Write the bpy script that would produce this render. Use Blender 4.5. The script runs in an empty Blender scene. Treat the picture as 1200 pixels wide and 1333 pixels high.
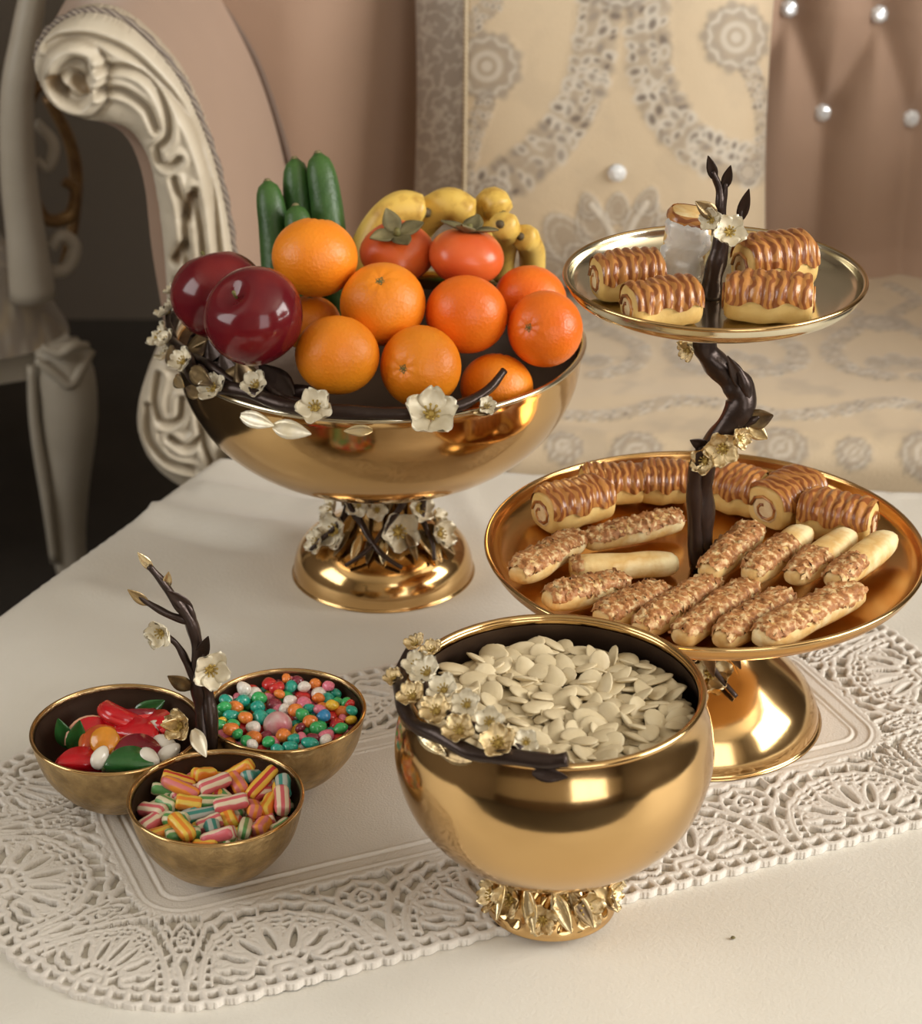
import bpy, math, random
import numpy as np
from mathutils import Vector, Matrix, Quaternion

random.seed(7); rng = np.random.default_rng(7)
PI = math.pi
scene = bpy.context.scene
COL = scene.collection

# ------------------------------------------------------------------ camera
cam_d = bpy.data.cameras.new('camera'); cam = bpy.data.objects.new('camera', cam_d); COL.objects.link(cam)
cam.location = (0, 0, .85); cam.rotation_euler = (math.radians(64), 0, 0)
cam_d.sensor_fit = 'HORIZONTAL'; cam_d.sensor_width = 36; cam_d.lens = 90
cam_d.dof.use_dof = True; cam_d.dof.focus_distance = 1.50; cam_d.dof.aperture_fstop = 11
cam_d.clip_start = .01
scene.camera = cam

# ------------------------------------------------------------------ world, light, exposure
FLOOR = -.47; CEIL = 2.15
world = bpy.data.worlds.new('world'); scene.world = world; world.use_nodes = True
bg = world.node_tree.nodes['Background']; bg.inputs[0].default_value = (.86, .92, 1, 1); bg.inputs[1].default_value = 1.0
def area(name, loc, rot, sx, sy, power, color):
    d = bpy.data.lights.new(name, 'AREA'); d.shape = 'RECTANGLE'; d.size = sx; d.size_y = sy
    d.energy = power; d.color = color
    o = bpy.data.objects.new(name, d); COL.objects.link(o); o.location = loc; o.rotation_euler = rot
    return o
# daylight through the front and right windows, with an added fill on the left
area('window_daylight', (1.15, -1.44, 1.0), (math.radians(90), 0, 0), 1.3, 1.9, 15, (1, .965, .90))
area('side_window_daylight', (2.64, .75, 1.25), (math.radians(90), 0, math.radians(90)), 1.9, 1.4, 84, (1, .965, .90))
area('left_fill_light', (-2.24, .75, 1.25), (math.radians(90), 0, math.radians(-90)), 1.5, 1.4, 20, (1, .965, .90))  # unseen fill lamp added to lift the left side of the cloth
vs = scene.view_settings
vs.view_transform = 'Standard'; vs.look = 'None'; vs.gamma = 1; vs.use_curve_mapping = False
vs.exposure = .28

# ------------------------------------------------------------------ materials
def nmat(name, col, rough=.5, metal=0., sheen=0., sss=0., trans=0., coat=0., spec=.5,
         noise=None, noise2=None, nscale=20., bump=0., bscale=60., attr=None, voronoi_bump=False, rvar=0., wave=None):
    m = bpy.data.materials.new(name); m.use_nodes = True
    nt = m.node_tree; b = nt.nodes['Principled BSDF']; L = nt.links
    b.inputs['Base Color'].default_value = (*col, 1); b.inputs['Roughness'].default_value = rough
    b.inputs['Metallic'].default_value = metal; b.inputs['Sheen Weight'].default_value = sheen
    b.inputs['Subsurface Weight'].default_value = sss; b.inputs['Transmission Weight'].default_value = trans
    b.inputs['Coat Weight'].default_value = coat; b.inputs['Specular IOR Level'].default_value = spec
    if sss: b.inputs['Subsurface Radius'].default_value = (.006, .003, .0015)
    tc = nt.nodes.new('ShaderNodeTexCoord')
    def nz(scale, detail=5):
        n = nt.nodes.new('ShaderNodeTexNoise'); n.inputs['Scale'].default_value = scale; n.inputs['Detail'].default_value = detail
        L.new(tc.outputs['Object'], n.inputs['Vector']); return n
    src = None
    if attr:
        a = nt.nodes.new('ShaderNodeAttribute'); a.attribute_name = attr; src = a.outputs['Color']
        L.new(src, b.inputs['Base Color'])
    if noise:
        n = nz(nscale); r = nt.nodes.new('ShaderNodeValToRGB')
        r.color_ramp.elements[0].position = .32; r.color_ramp.elements[1].position = .68
        r.color_ramp.elements[0].color = (*col, 1); r.color_ramp.elements[1].color = (*noise, 1)
        if noise2:
            e = r.color_ramp.elements.new(.5); e.color = (*noise2, 1)
        L.new(n.outputs['Fac'], r.inputs['Fac']); L.new(r.outputs['Color'], b.inputs['Base Color'])
    if wave:
        w = nt.nodes.new('ShaderNodeTexWave'); w.wave_type = 'BANDS'; w.bands_direction = wave[0]; w.inputs['Scale'].default_value = wave[1]
        w.inputs['Distortion'].default_value = wave[2]; L.new(tc.outputs['Object'], w.inputs['Vector'])
        r = nt.nodes.new('ShaderNodeValToRGB'); r.color_ramp.elements[0].color = (*col, 1); r.color_ramp.elements[1].color = (*wave[3], 1)
        r.color_ramp.elements[0].position = .35; r.color_ramp.elements[1].position = .6
        L.new(w.outputs['Fac'], r.inputs['Fac']); L.new(r.outputs['Color'], b.inputs['Base Color'])
    if bump:
        if voronoi_bump:
            n = nt.nodes.new('ShaderNodeTexVoronoi'); n.inputs['Scale'].default_value = bscale; L.new(tc.outputs['Object'], n.inputs['Vector']); o = n.outputs['Distance']
        else:
            n = nz(bscale, 4); o = n.outputs['Fac']
        bp = nt.nodes.new('ShaderNodeBump'); bp.inputs['Strength'].default_value = bump; bp.inputs['Distance'].default_value = .001
        L.new(o, bp.inputs['Height']); L.new(bp.outputs['Normal'], b.inputs['Normal'])
    if rvar:
        n = nz(35, 3); mr = nt.nodes.new('ShaderNodeMapRange'); mr.inputs['To Min'].default_value = max(.02, rough - rvar); mr.inputs['To Max'].default_value = rough + rvar
        L.new(n.outputs['Fac'], mr.inputs['Value']); L.new(mr.outputs['Result'], b.inputs['Roughness'])
    return m

M = {}
M['gold'] = nmat('polished_brass', (.66, .43, .19), .13, 1, rvar=.05, bump=.05, bscale=90)
M['gold_plate'] = nmat('brass_plate', (.66, .37, .13), .2, 1, rvar=.06, bump=.06, bscale=70)
M['gold_pale'] = nmat('pale_brass_plate', (.74, .67, .50), .16, 1, rvar=.05, bump=.05, bscale=70)
M['gold_satin'] = nmat('etched_brass', (.34, .24, .12), .34, 1, noise=(.64, .46, .23), nscale=75, bump=.8, bscale=320, rvar=.08)
M['bronze'] = nmat('dark_bronze', (.045, .028, .022), .32, .55, bump=.5, bscale=160)
M['bronze_leaf'] = nmat('bronze_leaf', (.09, .055, .035), .3, .7, noise=(.42, .30, .14), nscale=60, bump=.3, bscale=200)
M['petal'] = nmat('ivory_petal', (.78, .68, .46), .33, .25, noise=(.86, .80, .66), nscale=90, bump=.25, bscale=200)
M['petal_gold'] = nmat('gilt_petal', (.72, .52, .24), .25, .9, noise=(.82, .70, .46), nscale=90, bump=.3, bscale=200)
M['stamen'] = nmat('gilt_stamen', (.55, .40, .12), .35, .8, bump=.5, bscale=400)
M['cloth'] = nmat('satin_tablecloth', (.66, .625, .55), .5, sheen=.2, noise=(.70, .67, .60), nscale=9, bump=.35, bscale=420)
M['lace'] = nmat('cream_lace', (.66, .61, .54), .8, sheen=.15, noise=(.71, .66, .595), nscale=14, bump=.5, bscale=700)
M['mauve'] = nmat('mauve_velvet', (.33, .212, .145), .8, sheen=.3, noise=(.365, .238, .166), nscale=5, bump=.25, bscale=500)
M['piping'] = nmat('mauve_piping', (.14, .09, .065), .7, sheen=.3, bump=.5, bscale=300)
M['gimp'] = nmat('braided_trim', (.30, .25, .20), .7, wave=('DIAGONAL', 90, 2, (.12, .09, .075)), bump=.3)
M['wood'] = nmat('carved_cream_paint', (.6, .53, .42), .42, attr='Col', bump=.25, bscale=120)
M['wood_plain'] = nmat('cream_painted_wood', (.50, .45, .37), .42, noise=(.43, .38, .30), nscale=14, bump=.2, bscale=100)
M['gilt_brown'] = nmat('antique_gilt', (.15, .08, .03), .35, .5, noise=(.30, .18, .07), nscale=50)
M['brocade'] = nmat('embroidered_brocade', (.6, .5, .4), .62, sheen=.3, attr='Col', bump=.4, bscale=500)
M['crystal'] = nmat('crystal', (.86, .89, .93), .05, .3, coat=1, spec=.9)
M['cord'] = nmat('gold_cord', (.55, .45, .30), .5, wave=('DIAGONAL', 120, 1, (.34, .26, .16)), bump=.3)
M['orange'] = nmat('orange_peel', (.86, .235, .008), .38, noise=(.90, .30, .015), nscale=18, bump=.55, bscale=420, sss=.12)
M['orange_deep'] = nmat('deep_orange_peel', (.84, .15, .008), .34, noise=(.88, .205, .012), nscale=18, bump=.5, bscale=420, sss=.12)
M['apple'] = nmat('dark_red_apple_skin', (.115, .006, .012), .16, noise=(.18, .012, .013), noise2=(.13, .007, .012), nscale=26, coat=.15, spec=.4)
M['persimmon'] = nmat('persimmon_skin', (.66, .10, .025), .28, noise=(.75, .17, .035), nscale=14, sss=.1)
M['calyx'] = nmat('dry_calyx', (.10, .085, .035), .7, noise=(.24, .20, .09), nscale=60, bump=.4, bscale=200)
M['stem'] = nmat('fruit_stem', (.16, .14, .04), .7)
M['cucumber'] = nmat('cucumber_skin', (.022, .072, .012), .42, noise=(.055, .13, .028), nscale=35, bump=.6, bscale=240)
M['banana'] = nmat('banana_skin', (.50, .28, .05), .42, noise=(.76, .52, .12), noise2=(.74, .49, .10), nscale=75)
M['banana_tip'] = nmat('banana_tip', (.09, .06, .02), .7)
M['dough'] = nmat('baked_dough', (.66, .40, .11), .55, noise=(.78, .56, .22), nscale=40, bump=.5, bscale=160, sss=.1)
M['dough_pale'] = nmat('pale_dough', (.80, .60, .28), .6, noise=(.84, .70, .40), noise2=(.66, .41, .14), nscale=45, bump=.6, bscale=160, sss=.1)
M['glaze'] = nmat('brown_glaze', (.25, .075, .017), .3, coat=.25, bump=.6, bscale=170, wave=('X', 52, 11, (.47, .20, .05)))
M['crumb'] = nmat('sugar_crumb_topping', (.26, .095, .025), .6, noise=(.78, .58, .30), noise2=(.44, .19, .06), nscale=210, bump=.8, bscale=400)
M['filling'] = nmat('cream_filling', (.80, .66, .42), .5, noise=(.62, .40, .18), nscale=80)
M['paper'] = nmat('waxed_paper', (.80, .78, .74), .3, trans=.35, bump=.4, bscale=80)
M['seed'] = nmat('pumpkin_seed_shell', (.58, .47, .285), .5, noise=(.67, .57, .38), nscale=60, bump=.2, bscale=200)
M['floor'] = nmat('dark_carpet', (.040, .033, .027), .9, noise=(.058, .048, .040), nscale=6, bump=.5, bscale=300)
M['wall'] = nmat('warm_wall', (.20, .165, .13), .85, noise=(.225, .185, .15), nscale=2)
M['wall_light'] = nmat('light_wall', (.42, .36, .28), .85, noise=(.46, .40, .31), nscale=2)
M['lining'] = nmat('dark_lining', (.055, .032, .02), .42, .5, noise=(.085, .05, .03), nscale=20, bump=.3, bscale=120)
M['wall_dark'] = nmat('reflection_panel_brown', (.10, .065, .04), .5, noise=(.13, .085, .055), nscale=5)
M['ceiling'] = nmat('ceiling_paint', (.66, .60, .50), .9)
M['frame'] = nmat('window_frame_paint', (.6, .56, .5), .5)
M['table_wood'] = nmat('table_wood', (.14, .08, .045), .45, noise=(.20, .12, .07), nscale=8)

def cmat(name, c, **k):
    if name not in M: M[name] = nmat(name, c, **k)
    return M[name]

# ------------------------------------------------------------------ mesh helpers
class G:
    def __init__(s): s.V = []; s.F = []; s.n = 0
    def add(s, V, F):
        s.V.append(np.asarray(V, float).reshape(-1, 3)); s.F += [tuple(i + s.n for i in f) for f in F]; s.n += len(s.V[-1]); return s
    def verts(s): return np.concatenate(s.V) if s.V else np.zeros((0, 3))

def make_mesh(name, V, F, mat, smooth=True, col=None):
    me = bpy.data.meshes.new(name); me.from_pydata(np.asarray(V, float).tolist(), [], [tuple(map(int, f)) for f in F]); me.update()
    if smooth: me.polygons.foreach_set('use_smooth', [True] * len(me.polygons))
    if col is not None:
        a = me.color_attributes.new('Col', 'FLOAT_COLOR', 'POINT')
        c = np.ones((len(V), 4), np.float32); c[:, :3] = col; a.data.foreach_set('color', c.ravel())
    if mat: me.materials.append(mat)
    return me

def make_mesh_np(name, V, Q, mat, smooth=True, col=None):
    """quick route for big quad meshes, Q is an (n,4) array"""
    me = bpy.data.meshes.new(name)
    me.vertices.add(len(V)); me.vertices.foreach_set('co', np.asarray(V, np.float32).ravel())
    me.loops.add(Q.size); me.loops.foreach_set('vertex_index', Q.astype(np.int32).ravel())
    me.polygons.add(len(Q)); me.polygons.foreach_set('loop_start', np.arange(0, Q.size, 4, dtype=np.int32))
    me.polygons.foreach_set('loop_total', np.full(len(Q), 4, np.int32))
    if smooth: me.polygons.foreach_set('use_smooth', np.ones(len(Q), bool))
    me.update(calc_edges=True); me.validate()
    if col is not None:
        a = me.color_attributes.new('Col', 'FLOAT_COLOR', 'POINT')
        c = np.ones((len(V), 4), np.float32); c[:, :3] = col; a.data.foreach_set('color', c.ravel())
    me.materials.append(mat)
    return me

def link(name, me, parent=None, loc=(0, 0, 0), rot=None):
    o = bpy.data.objects.new(name, me); COL.objects.link(o); o.location = loc
    if rot is not None:
        if isinstance(rot, Quaternion): o.rotation_mode = 'QUATERNION'; o.rotation_quaternion = rot
        else: o.rotation_euler = rot
    if parent: o.parent = parent
    return o

def tag(o, label=None, cat=None, group=None, kind=None):
    if label: o['label'] = label
    if cat: o['category'] = cat
    if group: o['group'] = group
    if kind: o['kind'] = kind
    return o

def thing(name, label, cat, loc, group=None):
    o = bpy.data.objects.new(name, None); COL.objects.link(o); o.location = loc; o.empty_display_size = .02
    return tag(o, label, cat, group)

def part(root, name, g, mat, smooth=True, parent=None, label=None):
    """g holds world coordinates; the part lives under root (or under a part of root)"""
    V = g.verts() - np.array(root.location)
    o = link(name, make_mesh(name, V, g.F, mat, smooth), parent or root)
    if label: o['label'] = label
    return o

def lathe(prof, c=(0, 0), n=64, close=False):
    V = []; F = []
    for r, z in prof:
        for k in range(n):
            a = 2 * PI * k / n; V.append((c[0] + r * math.cos(a), c[1] + r * math.sin(a), z))
    m = len(prof)
    for i in range(m - 1 + (1 if close else 0)):
        for k in range(n):
            a, b = i * n + k, i * n + (k + 1) % n; i2 = (i + 1) % m
            F.append((a, b, i2 * n + (k + 1) % n, i2 * n + k))
    return V, F

def smooth_line(P, k=8, closed=False):
    P = [np.array(p, float) for p in P]; out = []; n = len(P)
    for i in range(n if closed else n - 1):
        p0 = P[(i - 1) % n] if (closed or i > 0) else 2 * P[0] - P[1]
        p1 = P[i]; p2 = P[(i + 1) % n]
        p3 = P[(i + 2) % n] if (closed or i + 2 < n) else 2 * P[-1] - P[-2]
        for j in range(k):
            t = j / k
            out.append(.5 * (2 * p1 + (p2 - p0) * t + (2 * p0 - 5 * p1 + 4 * p2 - p3) * t * t + (3 * p1 - p0 - 3 * p2 + p3) * t ** 3))
    if not closed: out.append(P[-1])
    return np.array(out)

def tube(P, R, n=10, cap=True, squash=1., wob=0.):
    P = np.asarray(P, float); m = len(P); R = np.interp(np.linspace(0, 1, m), np.linspace(0, 1, len(R)), R) if np.ndim(R) else np.full(m, R)
    T = np.gradient(P, axis=0); T /= np.linalg.norm(T, axis=1)[:, None] + 1e-12
    up = np.array([0, 0, 1.]) if abs(T[0][2]) < .9 else np.array([0, 1., 0])
    N = np.cross(T[0], up); N /= np.linalg.norm(N); V = []; F = []
    for i in range(m):
        N = N - T[i] * (N @ T[i]); N /= np.linalg.norm(N); B = np.cross(T[i], N)
        for k in range(n):
            a = 2 * PI * k / n; r = R[i] * (1 + (wob * math.sin(3 * a + i * .45) if wob else 0))
            V.append(P[i] + N * math.cos(a) * r + B * math.sin(a) * r * squash)
    for i in range(m - 1):
        for k in range(n):
            F.append((i * n + k, i * n + (k + 1) % n, (i + 1) * n + (k + 1) % n, (i + 1) * n + k))
    if cap: F.append(tuple(range(n - 1, -1, -1))); F.append(tuple(range((m - 1) * n, m * n)))
    return V, F

def ball(rx, ry, rz, nu=20, nv=12, fn=None):
    V = [(0, 0, -rz)]; F = []
    for j in range(1, nv):
        t = PI * j / nv
        for k in range(nu):
            a = 2 * PI * k / nu; p = np.array([math.sin(t) * math.cos(a), math.sin(t) * math.sin(a), -math.cos(t)])
            V.append((p[0] * rx, p[1] * ry, p[2] * rz))
    V.append((0, 0, rz)); top = len(V) - 1
    for k in range(nu):
        F.append((0, 1 + (k + 1) % nu, 1 + k)); F.append((top, 1 + (nv - 2) * nu + k, 1 + (nv - 2) * nu + (k + 1) % nu))
    for j in range(nv - 2):
        for k in range(nu):
            a = 1 + j * nu + k; b = 1 + j * nu + (k + 1) % nu; F.append((a, b, b + nu, a + nu))
    V = np.array(V)
    if fn: V = fn(V)
    return V, F

def box(x0, x1, y0, y1, z0, z1):
    V = [(x, y, z) for z in (z0, z1) for y in (y0, y1) for x in (x0, x1)]
    return V, [(0, 2, 3, 1), (4, 5, 7, 6), (0, 1, 5, 4), (1, 3, 7, 5), (3, 2, 6, 7), (2, 0, 4, 6)]

def gridq(nx, ny):
    i = np.arange(nx * ny).reshape(ny, nx)
    return np.stack([i[:-1, :-1], i[:-1, 1:], i[1:, 1:], i[1:, :-1]], -1).reshape(-1, 4)

def seg_dist(X, Y, lines):
    """least distance from points to a list of polylines"""
    D = np.full(X.shape, 1e9)
    for L in lines:
        for (ax, ay), (bx, by) in zip(L[:-1], L[1:]):
            dx, dy = bx - ax, by - ay; l2 = dx * dx + dy * dy + 1e-15
            t = np.clip(((X - ax) * dx + (Y - ay) * dy) / l2, 0, 1)
            np.minimum(D, (X - ax - t * dx) ** 2 + (Y - ay - t * dy) ** 2, out=D)
    return np.sqrt(D)

def poly_sdf(X, Y, P):
    """positive inside"""
    ins = np.zeros(X.shape, bool); n = len(P)
    for i in range(n):
        (ax, ay), (bx, by) = P[i], P[(i + 1) % n]
        c = ((ay > Y) != (by > Y)) & (X < (bx - ax) * (Y - ay) / (by - ay + 1e-15) + ax); ins ^= c
    d = seg_dist(X, Y, [list(P) + [P[0]]])
    return np.where(ins, d, -d)

def field_patch(x0, x1, y0, y1, cell, sdf):
    """cells where sdf > 0, edge vertices moved on to the contour. returns x, y, quads, kept index arrays and boundary edges"""
    nx = int((x1 - x0) / cell) + 1; ny = int((y1 - y0) / cell) + 1
    xs = x0 + np.arange(nx) * cell; ys = y0 + np.arange(ny) * cell
    X, Y = np.meshgrid(xs, ys); S = sdf(X, Y)
    gy, gx = np.gradient(S, cell); gl = np.sqrt(gx ** 2 + gy ** 2) + 1e-9; gx /= gl; gy /= gl
    keep = S > -cell * .72
    mv = np.where(keep & (S < 0), -S, 0); X = X + gx * mv; Y = Y + gy * mv
    Q = gridq(nx, ny); k = keep.ravel(); Q = Q[k[Q].all(1)]
    used = np.unique(Q); re = np.full(nx * ny, -1); re[used] = np.arange(len(used)); Q = re[Q]
    E = np.concatenate([Q[:, [0, 1]], Q[:, [1, 2]], Q[:, [2, 3]], Q[:, [3, 0]]])
    key = np.sort(E, 1); _, inv, cnt = np.unique(key[:, 0].astype(np.int64) * len(used) + key[:, 1], return_inverse=True, return_counts=True)
    B = E[cnt[inv] == 1]
    return X.ravel()[used], Y.ravel()[used], S.ravel()[used], Q, B

def vnoise(X, Y, s, seed=0):
    r = np.random.default_rng(seed); out = np.zeros(np.shape(X)); amp = 1.
    for o in range(4):
        for _ in range(3):
            a = r.uniform(0, 2 * PI); p = r.uniform(0, 2 * PI); k = s * (1.9 ** o) * r.uniform(.8, 1.25)
            out += amp * np.sin(k * (X * math.cos(a) + Y * math.sin(a)) + p + 1.3 * np.sin(k * .6 * (Y * math.cos(a) - X * math.sin(a)) + p))
        amp *= .55
    return out / 4

def mix(C, c, w):
    w = np.clip(w, 0, 1)[..., None]; return C * (1 - w) + np.array(c) * w
def edge(d, w, s): return np.clip((w - d) / s + .5, 0, 1)

# ------------------------------------------------------------------ room
def room_box(name, b, mat):
    o = link(name, make_mesh(name, *box(*b), mat, False)); o['kind'] = 'structure'; return o
X0, X1, Y0, Y1 = -2.3, 2.7, -1.5, 3.4
room_box('floor', (X0 - .1, X1 + .1, Y0 - .1, Y1 + .1, FLOOR - .1, FLOOR), M['floor'])
room_box('ceiling', (X0 - .1, X1 + .1, Y0 - .1, Y1 + .1, CEIL, CEIL + .1), M['ceiling'])
room_box('wall_back', (X0 - .1, X1 + .1, Y1, Y1 + .1, FLOOR, CEIL), M['wall'])
def wall_with_window(name, axis, at, a0, a1, w0, w1, z0, z1, mat='wall'):
    g = G()
    for (p, q, r, s) in ((a0, w0, FLOOR, CEIL), (w1, a1, FLOOR, CEIL), (w0, w1, FLOOR, z0), (w0, w1, z1, CEIL)):
        b = (p, q, at - .1, at, r, s) if axis == 'y' else (at, at + .1, p, q, r, s) if at > 0 else (at - .1, at, p, q, r, s)
        g.add(*box(*b))
    o = link(name, make_mesh(name, g.verts(), g.F, M[mat], False)); o['kind'] = 'structure'
    return o
wall_with_window('wall_front', 'y', Y0, X0, X1, .5, 1.8, .05, 1.95, 'wall_light')
wall_with_window('wall_left', 'x', X0, Y0, Y1, 0, 1.5, .55, 1.95)  # window opening made up for the left fill light
room_box('reflection_panel', (X0, X1, Y0, Y0 + .04, FLOOR, .05), M['wall_dark'])  # unseen panel added to give the brass bowls a dark band to mirror
wall_with_window('wall_right', 'x', X1, Y0, Y1, -.2, 1.7, .55, 1.95)
def window(name, axis, at, w0, w1, z0, z1):
    g = G(); t = .03
    for (p, q, r, s) in ((w0, w0 + t, z0, z1), (w1 - t, w1, z0, z1), (w0, w1, z0, z0 + t), (w0, w1, z1 - t, z1), ((w0 + w1) / 2 - t / 2, (w0 + w1) / 2 + t / 2, z0, z1)):
        g.add(*box(*((p, q, at - .09, at - .05, r, s) if axis == 'y' else (at + .05, at + .09, p, q, r, s) if at > 0 else (at - .09, at - .05, p, q, r, s))))
    o = link(name, make_mesh(name, g.verts(), g.F, M['frame'], False)); o['kind'] = 'structure'
window('window_1', 'y', Y0, .5, 1.8, .05, 1.95)
window('left_fill_window', 'x', X0, 0, 1.5, .55, 1.95)  # unseen frame added around the left fill light
window('window_2', 'x', X1, -.2, 1.7, .55, 1.95)

# ------------------------------------------------------------------ table and cloth
TP = [(-.213, 1.862), (.62, 1.765), (.72, .86), (-.699, .86)]
def table():
    t = thing('coffee_table', 'low wooden table hidden under the white tablecloth', 'table', (0, 1.2, FLOOR))
    c = np.mean(TP, 0); P = [tuple(c + (np.array(p) - c) * .985) for p in TP]
    V = [(x, y, -.045) for x, y in P] + [(x, y, -.016) for x, y in P]
    part(t, 'table_top', G().add(V, [(3, 2, 1, 0), (4, 5, 6, 7)] + [(i, (i + 1) % 4, 4 + (i + 1) % 4, 4 + i) for i in range(4)]), M['table_wood'], False)
    for p in TP:
        q = c + (np.array(p) - c) * .86
        part(t, 'leg', G().add(*tube([(q[0], q[1], FLOOR), (q[0], q[1], -.25), (q[0], q[1], -.0452)], [.018, .028, .034], 12)), M['table_wood'])
table()

FEET = [(-.062, 1.637, .09), (.167, 1.414, .10)]
def runner_uv(X, Y):
    c = np.array([.3067, 1.2765]); a = math.radians(23); d = np.array([math.cos(a), math.sin(a)])
    return (X - c[0]) * d[0] + (Y - c[1]) * d[1], -(X - c[0]) * d[1] + (Y - c[1]) * d[0]
RUN_C = None
def cloth():
    cell = .006
    xs = np.arange(-1.15, 1.0, cell); ys = np.arange(.60, 2.1, cell)
    X, Y = np.meshgrid(xs, ys); S = poly_sdf(X, Y, TP) - .0
    # rounded outline: closest boundary point by gradient
    rr = .02
    gy, gx = np.gradient(S, cell); gl = np.sqrt(gx * gx + gy * gy) + 1e-9; gx /= gl; gy /= gl
    o = np.clip(-S, 0, None)
    arc = .008
    # gentle swells and creases, kept off where feet and the runner lie
    su, sv = runner_uv(X, Y)
    flat = np.clip(np.maximum(np.abs(su) - .40, np.abs(sv) - .185) / .05, 0, 1)
    for fx, fy, fr in FEET: flat = np.minimum(flat, np.clip((np.hypot(X - fx, Y - fy) - fr) / .04, 0, 1))
    w = vnoise(X, Y, 16, 3) * .0022 + vnoise(X, Y, 42, 5) * .0006
    fold = lambda ax, ay, bx, by, wd, h: h * np.exp(-(seg_dist(X, Y, [[(ax, ay), (bx, by)]]) / wd) ** 2)
    w += fold(-.27, 1.76, -.13, 1.70, .016, .009) + fold(-.22, 1.80, -.10, 1.75, .012, .008) - fold(-.25, 1.73, -.15, 1.67, .014, .006)
    w += fold(-.30, 1.62, -.18, 1.55, .016, .004) + fold(.0, 1.80, .02, 1.70, .012, .003) + fold(.01, 1.09, -.02, 1.0, .008, .0025)
    w += fold(.22, 1.10, .16, 1.02, .012, .002) + fold(.06, 1.15, .05, 1.02, .006, .002)
    up = np.clip((.16 - np.hypot(X - FEET[0][0], Y - FEET[0][1])) / .07, 0, 1); Z = -.0062 + .006 * up * up * (3 - 2 * up) + np.clip(w, -.009, .009) * flat
    Xc = X + gx * o; Yc = Y + gy * o
    wave = .012 * np.sin(30 * (X + .6 * Y) + 2 * vnoise(X, Y, 9, 9)) * np.clip(o / .12, 0, 1)
    out = np.minimum(o, arc) + wave + .012 * np.clip(o / .2, 0, 1)
    Xn = np.where(o > 0, Xc - gx * out, X); Yn = np.where(o > 0, Yc - gy * out, Y)
    Zn = np.where(o > 0, -.0062 - np.where(o < arc, arc - np.sqrt(np.clip(arc ** 2 - o ** 2, 0, None)), o), Z)
    V = np.stack([Xn, Yn, Zn], -1).reshape(-1, 3); k = (S > -.24).ravel()
    Q = gridq(len(xs), len(ys)); Q = Q[k[Q].all(1)]
    u = np.unique(Q); re = np.full(len(V), -1); re[u] = np.arange(len(u))
    ob = link('tablecloth', make_mesh_np('tablecloth', V[u], re[Q], M['cloth']))
    tag(ob, 'white satin tablecloth covering the whole table under the lace runner', 'tablecloth')
cloth()

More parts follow.
